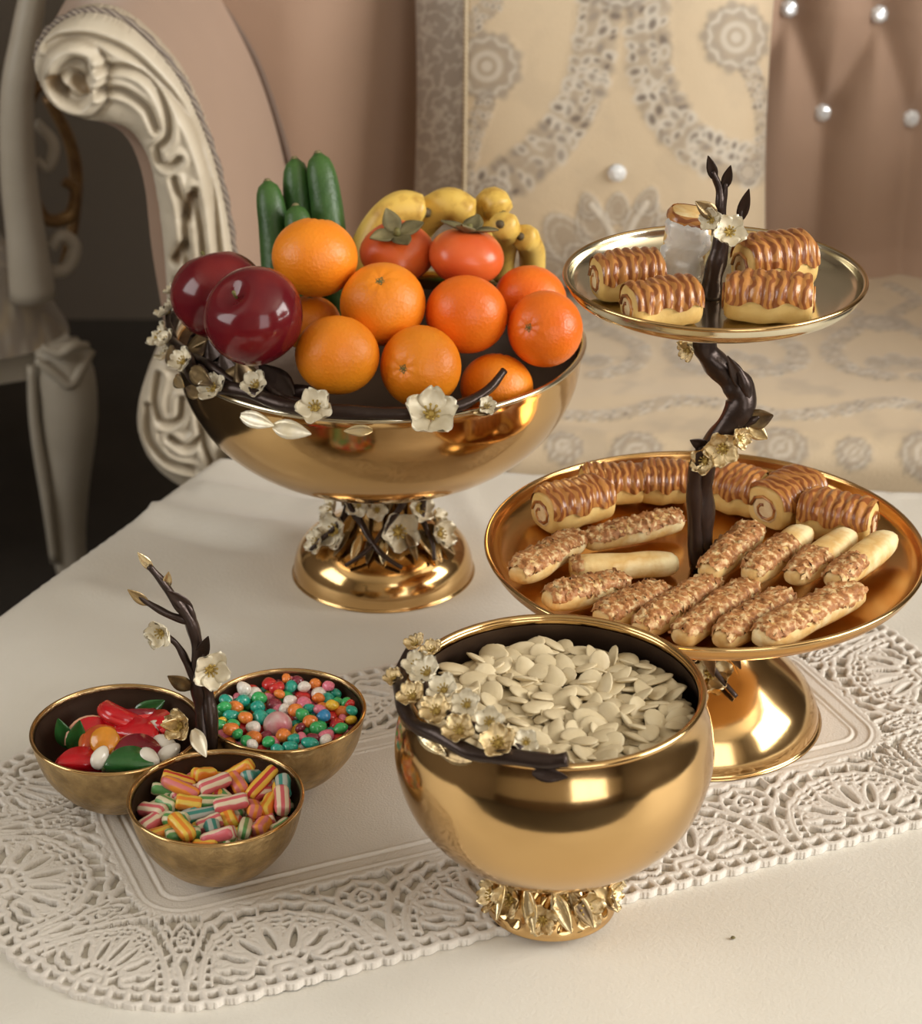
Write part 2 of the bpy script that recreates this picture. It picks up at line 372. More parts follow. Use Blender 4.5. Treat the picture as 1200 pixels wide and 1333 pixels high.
# ------------------------------------------------------------------ lace runner
def runner():
    hl, hw, cr, W = .3625, .170, .125, .092
    ang = math.radians(23); cx, cy = np.array([math.cos(ang), math.sin(ang)]) * .5475 + np.array([-math.sin(ang), math.cos(ang)]) * 1.225
    def rbox(x, y):
        qx = np.abs(x) - (hl - cr); qy = np.abs(y) - (hw - cr)
        return cr - np.hypot(np.maximum(qx, 0), np.maximum(qy, 0)) - np.minimum(np.maximum(qx, qy), 0)
    a, b = hl - cr, hw - cr; q = cr * PI / 2; per = 4 * a + 4 * b + 4 * q
    def arc(x, y):      # length along the outline, by quadrant
        X, Y = np.abs(x), np.abs(y)
        s = np.where(Y - b > X - a, np.where(X < a, X, 0), 0)
        th = np.arctan2(np.maximum(X - a, 0), np.maximum(Y - b, 1e-9))
        s = np.where((X <= a) & (Y - b >= X - a), X, np.where((Y <= b), a + q + (b - Y), a + th * cr))
        Q1 = a + q + b
        s = np.where(x < 0, -s, s); s = np.where(y < 0, 2 * Q1 - s, s)
        return s % (4 * Q1), 4 * Q1
    ncell = 14; L = per / ncell
    mm = .001; H = L / 2
    def circ(x, y, r, a0=0, a1=360, n=18): return [(x + r * math.cos(math.radians(t)), y + r * math.sin(math.radians(t))) for t in np.linspace(a0, a1, n)]
    def ell(x, y, rx, ry, rot, n=12):
        c, s = math.cos(rot), math.sin(rot)
        return [(x + rx * math.cos(t) * c - ry * math.sin(t) * s, y + rx * math.cos(t) * s + ry * math.sin(t) * c) for t in np.linspace(0, 2 * PI, n)]
    thick, thin = [], []
    thick.append([(-.01, .0145), (L + .01, .0145)]); thick.append([(-.01, .0045), (L + .01, .0045)])
    nb = 11
    for i in range(nb + 1):
        x = i * L / nb; thick.append([(x - .0012, .004), (x + .0012, .015)])
    def arch(w, h, v0): return [(H + w * math.cos(t), v0 + h * math.sin(t)) for t in np.linspace(0, PI, 26)]
    thick.append(arch(H * .98, .070, .016)); thick.append(arch(H * .84, .058, .016))
    for i in range(13):
        t = PI * (i + .5) / 13; thin.append([(H + H * .84 * math.cos(t), .016 + .058 * math.sin(t)), (H + H * .98 * math.cos(t + .06), .016 + .070 * math.sin(t + .06))])
    for i in range(7):                               # fan of petals
        t = math.radians(18 + 24 * i); l = .021 if i % 2 == 0 else .025; r0 = .012
        thick.append(ell(H + (r0 + l / 1.15) * 1.12 * math.cos(t), .017 + (r0 + l / 1.15) * math.sin(t), l * .62, .0048, math.atan2(math.sin(t), 1.12 * math.cos(t))))
    thick.append(circ(H, .017, .011, 0, 180)); thick.append(circ(H, .017, .0055, 0, 180))
    for sx in (0, L):                                # roundels between the arches
        thick.append(circ(sx, .068, .017)); thick.append(circ(sx, .068, .0085)); thin.append(circ(sx, .068, .0035))
        for i in range(8): thin.append([(sx + .0085 * math.cos(i * PI / 4), .068 + .0085 * math.sin(i * PI / 4)), (sx + .017 * math.cos(i * PI / 4), .068 + .017 * math.sin(i * PI / 4))])
        for sg in (-1, 1):
            thick.append([(sx + sg * .004, .05), (sx + sg * .010, .042), (sx + sg * .009, .032), (sx + sg * .003, .028), (sx, .018)])
            thick.append([(sx + sg * .017, .074), (sx + sg * .030, .080), (sx + sg * .042, .0905)])
            thin.append([(sx + sg * .02, .060), (sx + sg * .027, .072), (sx + sg * .024, .088)])
            thin.append([(sx + sg * .034, .074), (sx + sg * .036, .088)])
    for rr_, n_ in ((.046, 15), (.0515, 0)):
        thin.append([(H + rr_ * 1.06 * math.cos(t), .017 + rr_ * 1.0 * math.sin(t)) for t in np.linspace(.05, PI - .05, 24)])
    for i in range(20):
        t = math.radians(6 + 168 * i / 19); thin.append([(H + .046 * 1.06 * math.cos(t), .017 + .046 * math.sin(t)), (H + .056 * 1.06 * math.cos(t + .05), .017 + .056 * math.sin(t + .05))])
    for i in range(6):
        t = math.radians(30 + 24 * i); thin.append([(H + .012 * math.cos(t), .017 + .012 * math.sin(t)), (H + .047 * 1.06 * math.cos(t), .017 + .047 * math.sin(t))])
        thin.append(circ(H + .040 * 1.1 * math.cos(t), .017 + .040 * math.sin(t), .0028, 0, 360, 9))
    thick.append([(H - .02, .0905), (H, .086), (H + .02, .0905)])
    thick.append([(-.01, W), (L + .01, W)])
    wk, wn = .0021, .0012
    def fields(x, y):
        dO = rbox(x, y); s, _ = arc(x, y); u = s % L
        dO = dO + .0022 * np.abs(np.sin(PI * u / (L / nb))) - .0022
        dist = np.full(x.shape, 1.); m = (dO > -.004) & (dO < W + .004)
        uu, vv = u[m], dO[m]
        wob = .0005 * np.sin(u[m] * 210)
        a_ = wk - seg_dist(uu, vv + wob, thick); b_ = wn - seg_dist(uu, vv + wob, thin)
        f = np.maximum(a_, b_); full = np.where(dO > W, .02, -1.); full[m] = np.maximum(f, np.where(vv > W, .003, -1))
        return full, dO
    sdf = lambda x, y: fields(x, y)[0]
    x, y, S, Q, B = field_patch(-hl - .006, hl + .006, -hw - .006, hw + .006, .00085, sdf)
    dO = rbox(x, y)
    z = .0021 + .0009 * np.sqrt(np.clip(1 - (1 - np.clip(S / wk, 0, 1)) ** 2, 0, 1))
    z = np.where(dO > W + .003, .0026 + .0003 * vnoise(x, y, 45, 2), z)
    for off, h in ((.006, .0010), (.017, -.0012), (.0195, .0008)): z += h * np.exp(-((dO - W - off) / .0011) ** 2)
    n = len(x)
    wx = cx + x * math.cos(ang) - y * math.sin(ang); wy = cy + x * math.sin(ang) + y * math.cos(ang)
    # skirts at every edge so that the thread has thickness
    bu = np.unique(B); re = np.full(n, -1); re[bu] = n + np.arange(len(bu))
    V = np.concatenate([np.stack([x, y, z], -1), np.stack([x[bu], y[bu], np.full(len(bu), -.0022)], -1)])
    SK = np.stack([B[:, 1], B[:, 0], re[B[:, 0]], re[B[:, 1]]], -1)
    o = link('lace_runner', make_mesh_np('lace_runner', V, np.concatenate([Q, SK]), M['lace']), None, (cx, cy, -.0038), (0, 0, ang))
    tag(o, 'cream openwork lace runner with plain centre lying on the tablecloth', 'doily')
runner()

# ------------------------------------------------------------------ blossoms, leaves, branches
def petal_mesh(name, mat, cup=.32):
    V = []; F = []; nr, nt = 6, 7
    for i in range(nr):
        t = i / (nr - 1)
        for j in range(nt):
            s = j / (nt - 1) * 2 - 1
            wdt = .50 * math.sin(min(1, t * 1.02) ** .8 * PI * .80 + .12)
            r = .16 + .84 * t - .10 * t * (1 - abs(s)) ** 2 * t + .0
            r -= .22 * t * s * s
            V.append((r, s * wdt, cup * t * t + .22 * s * s * t - .05 * math.cos(s * 7) * t))
    for i in range(nr - 1):
        for j in range(nt - 1):
            a = i * nt + j; F.append((a, a + 1, a + nt + 1, a + nt))
    n = len(V); V2 = [(x, y, z - .05) for x, y, z in V]
    F2 = [tuple(n + k for k in reversed(f)) for f in F]
    rim = [0 + j for j in range(nt)] + [i * nt + nt - 1 for i in range(1, nr)] + [(nr - 1) * nt + j for j in range(nt - 2, -1, -1)] + [i * nt for i in range(nr - 2, 0, -1)]
    sk = [(rim[(k + 1) % len(rim)], rim[k], n + rim[k], n + rim[(k + 1) % len(rim)]) for k in range(len(rim))]
    return make_mesh(name, V + V2, F + F2 + sk, mat)
PET = {'petal': petal_mesh('petal', M['petal']), 'petal_gold': petal_mesh('gilt_petal', M['petal_gold'])}
def centre_mesh():
    g = G(); g.add(*ball(.20, .20, .13, 10, 6))
    for k in range(8):
        a = 2 * PI * k / 8; g.add(*tube([(.08 * math.cos(a), .08 * math.sin(a), .05), (.26 * math.cos(a), .26 * math.sin(a), .24)], [.035, .03], 5))
        V, F = ball(.06, .06, .06, 6, 4); g.add(V + np.array([.27 * math.cos(a), .27 * math.sin(a), .26]), F)
    return make_mesh('blossom', g.verts(), g.F, M['stamen'])
CEN = centre_mesh()
def blossom(root, p, nrm, r, kind='petal', tilt=None):
    q = Vector(nrm).normalized().to_track_quat('Z', 'Y') @ Quaternion((0, 0, 1), random.uniform(0, 6))
    c = link('blossom', CEN, root, Vector(p) - root.location, q); c.scale = (r, r, r)
    for k in range(5):
        link('petal', PET[kind], c, (0, 0, 0), (0, random.uniform(-.25, .12), 2 * PI * k / 5 + random.uniform(-.1, .1)))
    return c
def leaf_geo(p, d, nrm, l, w, curl=.25):
    p = np.array(p, float); d = np.array(d, float); d /= np.linalg.norm(d); nrm = np.array(nrm, float)
    s = np.cross(d, nrm); s /= np.linalg.norm(s); n = np.cross(s, d); V = []; F = []; N = 8
    for i in range(N):
        t = i / (N - 1); wd = w * math.sin(PI * min(1, t * .93 + .05)) ** .8 * (1.1 - .5 * t)
        c = p + d * l * t + n * l * curl * t * t
        for k, u in enumerate((-1, -.5, 0, .5, 1)): V.append(c + s * wd * u + n * (.35 * wd * abs(u)))
    m = len(V); V += [v - n * w * .12 for v in V]
    for i in range(N - 1):
        for k in range(4):
            a = i * 5 + k; F.append((a, a + 1, a + 6, a + 5)); F.append((m + a + 5, m + a + 6, m + a + 1, m + a))
        F.append((i * 5 + 5, i * 5, m + i * 5, m + i * 5 + 5)[::-1]); F.append((i * 5 + 4, i * 5 + 9, m + i * 5 + 9, m + i * 5 + 4)[::-1])
    return V, F
def leaf(root, p, d, nrm, l, w, mat='bronze_leaf', curl=.25): return part(root, 'leaf', G().add(*leaf_geo(p, d, nrm, l, w, curl)), M[mat])
def branch(root, P, R, n=9, name='branch', k=7):
    L = smooth_line(P, k); rr = np.interp(np.linspace(0, 1, len(L)), np.linspace(0, 1, len(R)), R) * (1 + .07 * np.sin(np.arange(len(L)) * .8))
    return part(root, name, G().add(*tube(L, rr, n, True, 1, .07)), M['bronze'])
def shell(outer, thick):
    """bowl profile from an outer line going up: returns the closed profile"""
    P = np.array(outer, float); T = np.gradient(P, axis=0); T /= np.linalg.norm(T, axis=1)[:, None]
    N = np.stack([-T[:, 1], T[:, 0]], -1); I = P + N * thick; I[:, 0] = np.clip(I[:, 0], 0.0005, None)
    rim = [P[-1] + T[-1] * thick * .5 + N[-1] * thick * t for t in (.25, .75)]
    return [tuple(p) for p in P] + [tuple(p) for p in rim] + [tuple(p) for p in I[::-1]]

# ------------------------------------------------------------------ fruit bowl
FB = (-.062, 1.637)
def fruit_bowl():
    t = thing('fruit_bowl', 'large footed brass bowl of fruit with blossom branch along its rim', 'bowl', (*FB, 0))
    o = smooth_line([(.004, .090), (.04, .0915), (.09, .102), (.128, .128), (.149, .162), (.1555, .198)], 5)
    part(t, 'bowl', G().add(*lathe(shell(o, .0025), FB, 96)), M['gold'])
    part(t, 'rim', G().add(*lathe([(.1555 + .0022 * math.cos(a), .1985 + .0022 * math.sin(a)) for a in np.linspace(0, 2 * PI, 9)[:-1]], FB, 96, True)), M['gold_pale'])
    pr = smooth_line([(.0005, .002), (.067, .0), (.0710, .002), (.0705, .012), (.0655, .024), (.055, .034), (.042, .042), (.032, .052), (.029, .064), (.030, .078), (.038, .0915)], 4)
    part(t, 'foot', G().add(*lathe(pr, FB, 72)), M['gold'])
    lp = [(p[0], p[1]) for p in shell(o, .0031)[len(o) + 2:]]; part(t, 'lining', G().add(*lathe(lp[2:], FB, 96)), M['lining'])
    # branches winding round the neck
    def np_(a, z, r): return (FB[0] + r * math.cos(math.radians(a)), FB[1] + r * math.sin(math.radians(a)), z)
    for a0, a1, rr in ((-150, -75, .0032), (-50, -115, .0028), (-125, -150, .003), (-25, -50, .0028)):
        P = [np_(a0 + (a1 - a0) * s, .090 - .056 * s ** .9, .034 + .029 * s ** 1.7 + .003 * math.sin(9 * s)) for s in np.linspace(0, 1, 7)]
        branch(t, P, [rr, rr * .9, rr * .5])
    for a, z, r, s in ((-70, .052, .038, .019), (-140, .050, .046, .017), (-40, .066, .037, .014), (-118, .074, .036, .012), (-165, .060, .040, .013), (-20, .050, .046, .013), (-95, .070, .034, .010), (-32, .046, .053, .015), (-150, .040, .058, .012)):
        p = np_(a, z, r); blossom(t, p, (math.cos(math.radians(a)), math.sin(math.radians(a)), .45), s)
    for i, a in enumerate((-160, -128, -112, -100, -88, -62, -45, -30, -15)):
        p = np_(a, .0505, .041); q = np_(a, .027, .069)
        leaf(t, p, np.array(q) - p, (math.cos(math.radians(a)), math.sin(math.radians(a)), .9), .032 if i in (6, 7) else .024, .009 if i in (6, 7) else .0045, 'petal_gold' if i % 2 == 0 else 'bronze_leaf', .05)
    for a in (-140, -105, -80, -60): leaf(t, np_(a, .088, .036), (.3 * math.cos(a), .2, -1), (math.cos(math.radians(a)), math.sin(math.radians(a)), .1), .022, .005, 'bronze_leaf', .1)
    # branch along the rim
    rp = lambda a, dz=0, dr=0: (FB[0] + (.1555 + dr) * math.cos(math.radians(a)), FB[1] + (.1555 + dr) * math.sin(math.radians(a)), .198 + dz)
    branch(t, [rp(a, dz, dr) for a, dz, dr in ((-188, .012, .004), (-176, .004, .003), (-160, .006, -.006), (-145, .002, .001), (-128, .008, -.004), (-112, .007, .001), (-96, .007, .0), (-80, .006, .002), (-68, .007, .001), (-58, .012, -.004), (-51, .022, -.008))], [.004, .0055, .005, .005, .004, .0028])
    branch(t, [rp(a, dz, dr) for a, dz, dr in ((-172, -.002, -.004), (-150, .010, -.012), (-135, .004, -.015), (-120, .008, -.006), (-104, .006, -.010), (-90, .004, .0))], [.003, .0035, .003, .002])
    branch(t, [rp(-175, .004, 0), rp(-182, .016, .006), rp(-190, .028, .004)], [.003, .0022, .0015])
    for a, dz, dr, s in ((-182, .020, .006, .011), (-176, .006, .010, .013), (-186, .034, .002, .009), (-168, .012, .006, .010), (-172, -.004, .006, .010), (-152, .012, .004, .012), (-136, .006, .005, .013), (-124, .014, -.006, .012), (-104, .012, .008, .015), (-76, .009, .0135, .0205), (-60, .004, .004, .008)):
        p = rp(a, dz, dr); blossom(t, p, (.7 * math.cos(math.radians(a)), .7 * math.sin(math.radians(a)), .75), s)
    for i, a in enumerate(np.linspace(-186, -116, 15)):
        p = rp(a, .001 + .004 * math.sin(i * 2.3), -.010 - .006 * (i % 3)); q = rp(a + (13 if i % 2 else -12), .010 + .012 * math.sin(i * 1.7) ** 2, -.022 - .006 * (i % 2))
        leaf(t, p, np.array(q) - p, (math.cos(math.radians(a)) * .6, math.sin(math.radians(a)) * .6, .8), .034, .011, 'bronze' if i % 3 else 'bronze_leaf', .05)
    branch(t, [rp(a, dz, dr) for a, dz, dr in ((-186, .0, -.02), (-165, .006, -.022), (-148, .0, -.024), (-130, .006, -.016), (-114, .002, -.006), (-100, .006, .0))], [.005, .006, .0055, .005, .003])
    for a, dz, da, l, w, mt in ((-158, -.006, 14, .02, .006, 'petal_gold'), (-126, -.006, 12, .030, .007, 'petal'), (-116, -.008, 12, .030, .008, 'petal'), (-142, -.004, -10, .02, .006, 'bronze_leaf'), (-90, -.004, -10, .02, .005, 'petal_gold'), (-64, .002, 12, .022, .004, 'bronze_leaf'), (-164, .01, 10, .03, .008, 'bronze_leaf'), (-146, .012, 12, .03, .008, 'bronze_leaf')):
        p = rp(a, dz, .006); q = rp(a + da, dz - .002, .006); leaf(t, p, np.array(q) - p, (math.cos(math.radians(a)), math.sin(math.radians(a)), .5), l, w, mt, .08)
fruit_bowl()

def orange_mesh(r, mat, sx=1., sz=.92):
    def fn(V):
        rho = np.hypot(V[:, 0], V[:, 1]) / r; V = V.copy(); V[:, 2] *= sz
        top = V[:, 2] > 0; V[:, 2] -= np.where(top, .085 * r * np.exp(-(rho / .16) ** 2), 0)
        th = np.arctan2(V[:, 1], V[:, 0]); V[:, 2] += np.where(top, .012 * r * np.cos(8 * th) * np.exp(-((rho - .3) / .2) ** 2), 0)
        V[:, 0] *= sx; return V
    V, F = ball(r, r, r, 36, 26, fn); return make_mesh('orange', V, F, mat)
def fruit_round(kind, p, r, label, mat, axis, group):
    o = link('orange', orange_mesh(r, mat), None, p, Vector(axis).normalized().to_track_quat('Z', 'Y')); tag(o, label, 'orange', group)
    g = G(); zt = r * .92 - .085 * r
    for k in range(5):
        a = 2 * PI * k / 5; g.add(*leaf_geo((0, 0, zt), (math.cos(a), math.sin(a), .15), (0, 0, 1), r * .13, r * .05, .1))
    V, F = ball(r * .05, r * .05, r * .045, 8, 5); g.add(np.array(V) + [0, 0, zt], F)
    link('stem_end', make_mesh('stem_end', g.verts(), g.F, M['stem']), o)
ORG = [((-.1072, 1.6012, .2768), .0316, 'bright orange resting highest of all, just in front of the cucumbers', 'orange', (.1, .35, 1)),
       ((-.0569, 1.5739, .2507), .0313, 'orange with stem scar facing up in the middle of the heap', 'orange', (-.05, -.55, .9)),
       ((.004, 1.5767, .2416), .0303, 'reddish smooth orange directly below the front persimmon', 'orange_deep', (.2, .8, .6)),
       ((-.0882, 1.5249, .2306), .0302, 'orange touching the right side of the front dark red apple', 'orange', (.1, .8, .8)),
       ((-.0289, 1.529, .2201), .0297, 'orange behind the largest blossom at the front of the rim', 'orange', (-.5, -.9, .3)),
       ((.0262, 1.5602, .1907), .0270, 'lowest orange, half sunk behind the right front rim', 'orange', (.2, .6, .9)),
       ((.052, 1.6253, .2346), .0276, 'deep orange fruit at the right back below the banana tips', 'orange_deep', (.3, .7, .8)),
       ((.0613, 1.5696, .2331), .0281, 'deep orange fruit furthest right, overhanging the bowl rim', 'orange_deep', (-.6, -.9, .4)),
       ((-.112, 1.6063, .2229), .0228, 'small orange mostly hidden between apple and two oranges', 'orange', (0, .2, 1))]
for p, r, lb, mt, ax in ORG: fruit_round('orange', p, r, lb, M[mt], ax, 'oranges in the fruit bowl')

def apple_mesh(r):
    def fn(V):
        V = V.copy(); rho = np.hypot(V[:, 0], V[:, 1]) / r; z = V[:, 2] / r
        th = np.arctan2(V[:, 1], V[:, 0]); f = 1 + .05 * z - .03 * z * z + .018 * np.cos(5 * th) * (1 - z) * .5
        V[:, 0] *= f; V[:, 1] *= f
        V[:, 2] = r * (z * .95 - np.sign(z) * .24 * np.exp(-(rho / .28) ** 2)); return V
    return make_mesh('apple', *ball(r, r, r, 40, 30, fn), M['apple'])
for p, r, lb, ax in [((-.1782, 1.5906, .2512), .0349, 'dark red apple at the back left, partly covered by another', (-.3, .5, 1)), ((-.1460, 1.5238, .2603), .0358, 'glossy dark red apple in front, with window highlights', (-.45, -.55, .8))]:
    o = link('apple', apple_mesh(r), None, p, Vector(ax).normalized().to_track_quat('Z', 'Y')); tag(o, lb, 'apple', 'apples in the fruit bowl')
    link('stem', make_mesh('stem', *tube([(0, 0, r * .62), (.001, 0, r * .8), (.004, 0, r * .98)], [.0012, .001, .0014], 7), M['stem']), o)

def persimmon(p, r, lb, ax):
    def fn(V):
        V = V.copy(); th = np.arctan2(V[:, 1], V[:, 0]); f = 1 + .03 * np.cos(4 * th); V[:, 0] *= f; V[:, 1] *= f
        rho = np.hypot(V[:, 0], V[:, 1]) / r; V[:, 2] *= .74; V[:, 2] -= np.where(V[:, 2] > 0, .10 * r * np.exp(-(rho / .35) ** 2), 0); return V
    o = link('persimmon', make_mesh('persimmon', *ball(r, r, r, 36, 24, fn), M['persimmon']), None, p, Vector(ax).normalized().to_track_quat('Z', 'Y')); tag(o, lb, 'persimmon', 'persimmons in the fruit bowl')
    for k in range(4):
        a = PI / 2 * k + .4; link('calyx_leaf', make_mesh('calyx_leaf', *leaf_geo((.002 * math.cos(a), .002 * math.sin(a), r * .66), (math.cos(a), math.sin(a), .12), (0, 0, 1), r * .72, r * .30, .12 + .2 * (k % 2)), M['calyx']), o)
    link('stem', make_mesh('stem', *tube([(0, 0, r * .62), (0, 0, r * .86)], [.003, .0022], 8), M['stem']), o)
persimmon((-.048, 1.652, .2625), .0280, 'persimmon with leafy calyx turned toward the viewer, left one', (-.0, -.45, 1))
persimmon((.004, 1.632, .2665), .0290, 'red persimmon with dark calyx on top, right one', (.1, .12, 1))

def cucumber(a, b, r, lb):
    a, b = np.array(a), np.array(b); L = smooth_line([a, a + (b - a) * .35 + [.001, .001, 0], a + (b - a) * .7 + [.0015, 0, 0], b], 8)
    s = np.linspace(0, 1, len(L)); R = r * np.clip(1 - (2 * s - 1) ** 8, .0, 1) ** .5 * (.9 + .14 * np.sin(PI * s)); R[0] = R[-1] = r * .15
    o = link('cucumber', make_mesh('cucumber', *tube(L - b, R, 18, True, 1, .02), M['cucumber']), None, tuple(b)); tag(o, lb, 'cucumber', 'cucumbers standing in the fruit bowl')
    d = (b - a) / np.linalg.norm(b - a)
    link('blossom_end', make_mesh('blossom_end', *tube([-d * .001, d * .0012], [r * .3, r * .16], 8), M['calyx']), o)
cucumber((-.139, 1.668, .180), (-.1505, 1.722, .297), .0116, 'leftmost cucumber standing beside the dark red apples')
cucumber((-.124, 1.690, .185), (-.130, 1.738, .310), .0116, 'tall cucumber at the back, second from the left')
cucumber((-.118, 1.655, .190), (-.1275, 1.698, .285), .0112, 'short cucumber in front, wedged between the taller ones')
cucumber((-.092, 1.672, .180), (-.1115, 1.733, .316), .0125, 'tallest cucumber, rightmost of the green group')

def banana(P, R, lb):
    L = smooth_line(P, 8); c = L[-1].copy()
    s = np.linspace(0, 1, len(L)); RR = R * np.clip(np.minimum(s / .12 + .3, (1 - s) / .10 + .28), 0, 1)
    V, F = tube(L - c, RR, 10, True, 1, .05)
    o = link('banana', make_mesh('banana', V, F, M['banana']), None, tuple(c)); tag(o, lb, 'banana', 'bananas behind the persimmons')
    d = L[-1] - L[-2]; d /= np.linalg.norm(d)
    link('tip', make_mesh('tip', *tube([-d * .003, d * .001, d * .004], [R * .36, R * .30, R * .24], 8), M['banana_tip']), o)
banana([(-.085, 1.700, .215), (-.066, 1.704, .262), (-.048, 1.708, .278), (-.028, 1.712, .274)], .0135, 'banana curving over behind the left persimmon calyx')
banana([(-.050, 1.735, .225), (-.030, 1.728, .262), (-.010, 1.722, .2765), (.010, 1.718, .268)], .0135, 'banana with broad rounded back, second from the left')
banana([(.010, 1.752, .220), (.016, 1.742, .255), (.024, 1.733, .276), (.032, 1.720, .270)], .0120, 'banana standing up highest toward the cushion')
banana([(.030, 1.735, .210), (.034, 1.715, .245), (.036, 1.695, .266), (.030, 1.678, .276)], .0110, 'banana bent beside the red persimmon')
banana([(.058, 1.740, .205), (.056, 1.722, .235), (.052, 1.702, .255), (.046, 1.690, .262)], .0105, 'short banana tip furthest right above the deep oranges')

# ------------------------------------------------------------------ two tier stand
TS = (.167, 1.414)
def tier_stand():
    t = thing('tiered_stand', 'two-tier brass stand with dark branch stem carrying pastries', 'cake stand', (*TS, 0))
    pr = smooth_line([(.0005, .002), (.082, .0), (.0865, .002), (.0850, .012), (.076, .028), (.060, .044), (.043, .059), (.031, .075), (.026, .090), (.028, .104), (.04, .1165)], 4)
    part(t, 'foot', G().add(*lathe(pr, TS, 72)), M['gold'])
    o = smooth_line([(.003, .1165), (.06, .1165), (.112, .118), (.136, .122), (.146, .128), (.1495, .136)], 5)
    part(t, 'lower_plate', G().add(*lathe(shell(o, .002), TS, 112)), M['gold_plate'])
    part(t, 'lower_rim', G().add(*lathe([(.1495 + .0017 * math.cos(a), .1365 + .0017 * math.sin(a)) for a in np.linspace(0, 2 * PI, 9)[:-1]], TS, 112, True)), M['gold'])
    c2 = (.165, 1.414)
    o = smooth_line([(.003, .3155), (.05, .3155), (.078, .3165), (.090, .320), (.0955, .325), (.0975, .331)], 5)
    part(t, 'upper_plate', G().add(*lathe(shell(o, .002), c2, 96)), M['gold_pale'])
    part(t, 'upper_rim', G().add(*lathe([(.0975 + .0015 * math.cos(a), .3315 + .0015 * math.sin(a)) for a in np.linspace(0, 2 * PI, 9)[:-1]], c2, 96, True)), M['gold'])
    Y = TS[1]
    branch(t, [(.166, Y, .119), (.165, Y, .150), (.163, Y, .180), (.166, Y - .004, .205), (.178, Y - .006, .226), (.187, Y - .004, .243), (.182, Y, .256), (.170, Y, .268), (.160, Y, .282), (.160, Y, .300), (.1625, Y, .3145)], [.0075, .0085, .0080, .0085, .0095, .0105, .0085, .0080, .0085, .009], 12)
    branch(t, [(.162, Y - .007, .122), (.159, Y - .007, .16), (.157, Y - .009, .19), (.161, Y - .012, .215)], [.005, .0055, .004])
    branch(t, [(.163, Y - .004, .3175), (.164, Y - .004, .335), (.167, Y - .004, .352), (.169, Y - .003, .366)], [.0062, .0068, .0058, .0040])
    branch(t, [(.168, Y, .358), (.166, Y - .002, .376), (.165, Y, .390), (.160, Y, .402)], [.0035, .0030, .0018])
    branch(t, [(.168, Y, .360), (.168, Y, .380), (.169, Y, .394)], [.003, .0025, .0015])
    branch(t, [(.170, Y, .355), (.178, Y, .366), (.180, Y, .376)], [.003, .0025, .0012])
    branch(t, [(.186, Y - .004, .238), (.189, Y - .008, .252), (.184, Y - .008, .266), (.178, Y - .006, .274)], [.0045, .004, .0015])
    branch(t, [(.180, Y - .006, .224), (.192, Y - .010, .232), (.198, Y - .010, .236)], [.004, .003, .0015])
    lf = lambda p, d, l, w, m='bronze_leaf', c=.2: leaf(t, p, d, (0, -1, .3), l, w, m, c)
    lf((.162, Y, .396), (-.35, 0, 1), .018, .004, 'bronze'); lf((.168, Y, .390), (.2, 0, 1), .017, .004, 'bronze'); lf((.179, Y, .368), (.2, 0, 1), .024, .0045, 'bronze')
    lf((.188, Y - .008, .252), (-.5, 0, 1), .032, .005, 'bronze'); lf((.190, Y - .010, .232), (1, 0, .3), .018, .008, 'bronze_leaf'); lf((.192, Y - .010, .228), (1, -.2, -.6), .014, .006, 'petal_gold')
    lf((.166, Y - .010, .212), (-.8, -.2, .5), .018, .005, 'bronze'); lf((.163, Y - .010, .375), (-.7, 0, .5), .018, .006, 'bronze_leaf'); lf((.155, Y - .004, .283), (-.9, -.2, .3), .016, .006, 'petal_gold')
    for p, n, s, k in (((.171, Y - .014, .366), (.1, -1, .5), .0125, 'petal'), ((.160, Y - .012, .373), (-.5, -.7, .4), .009, 'petal'), ((.174, Y - .018, .216), (-.2, -1, .3), .0135, 'petal_gold'), ((.163, Y - .016, .206), (-.6, -.8, .3), .011, 'petal_gold'),
                       ((.185, Y - .014, .222), (.6, -.8, .3), .009, 'petal_gold'), ((.149, Y - .01, .283), (-.7, -.7, -.1), .008, 'petal_gold')):
        blossom(t, p, n, s, k)
    # blossoms and leaves on the neck of the foot
    for a, z, r, s in ((-110, .074, .036, .015), (-85, .060, .044, .016), (-140, .066, .040, .014), (-100, .046, .054, .013), (-62, .082, .034, .012)):
        ca, sa = math.cos(math.radians(a)), math.sin(math.radians(a)); blossom(t, (TS[0] + r * ca, TS[1] + r * sa, z), (ca, sa, .5), s, 'petal_gold')
    for a, z in ((-75, .088), (-55, .09), (-95, .085), (-120, .085)):
        ca, sa = math.cos(math.radians(a)), math.sin(math.radians(a)); leaf(t, (TS[0] + .031 * ca, TS[1] + .031 * sa, z), (.7 * ca + .3, .7 * sa, -.75), (ca, sa, .7), .034, .007, 'bronze_leaf', .1)
    for a0, a1 in ((-120, -70), (-80, -110)):
        P = [(TS[0] + (.031 + .03 * s * s) * math.cos(math.radians(a0 + (a1 - a0) * s)), TS[1] + (.031 + .03 * s * s) * math.sin(math.radians(a0 + (a1 - a0) * s)), .108 - .06 * s) for s in np.linspace(0, 1, 6)]
        branch(t, P, [.003, .0025, .0015])
tier_stand()

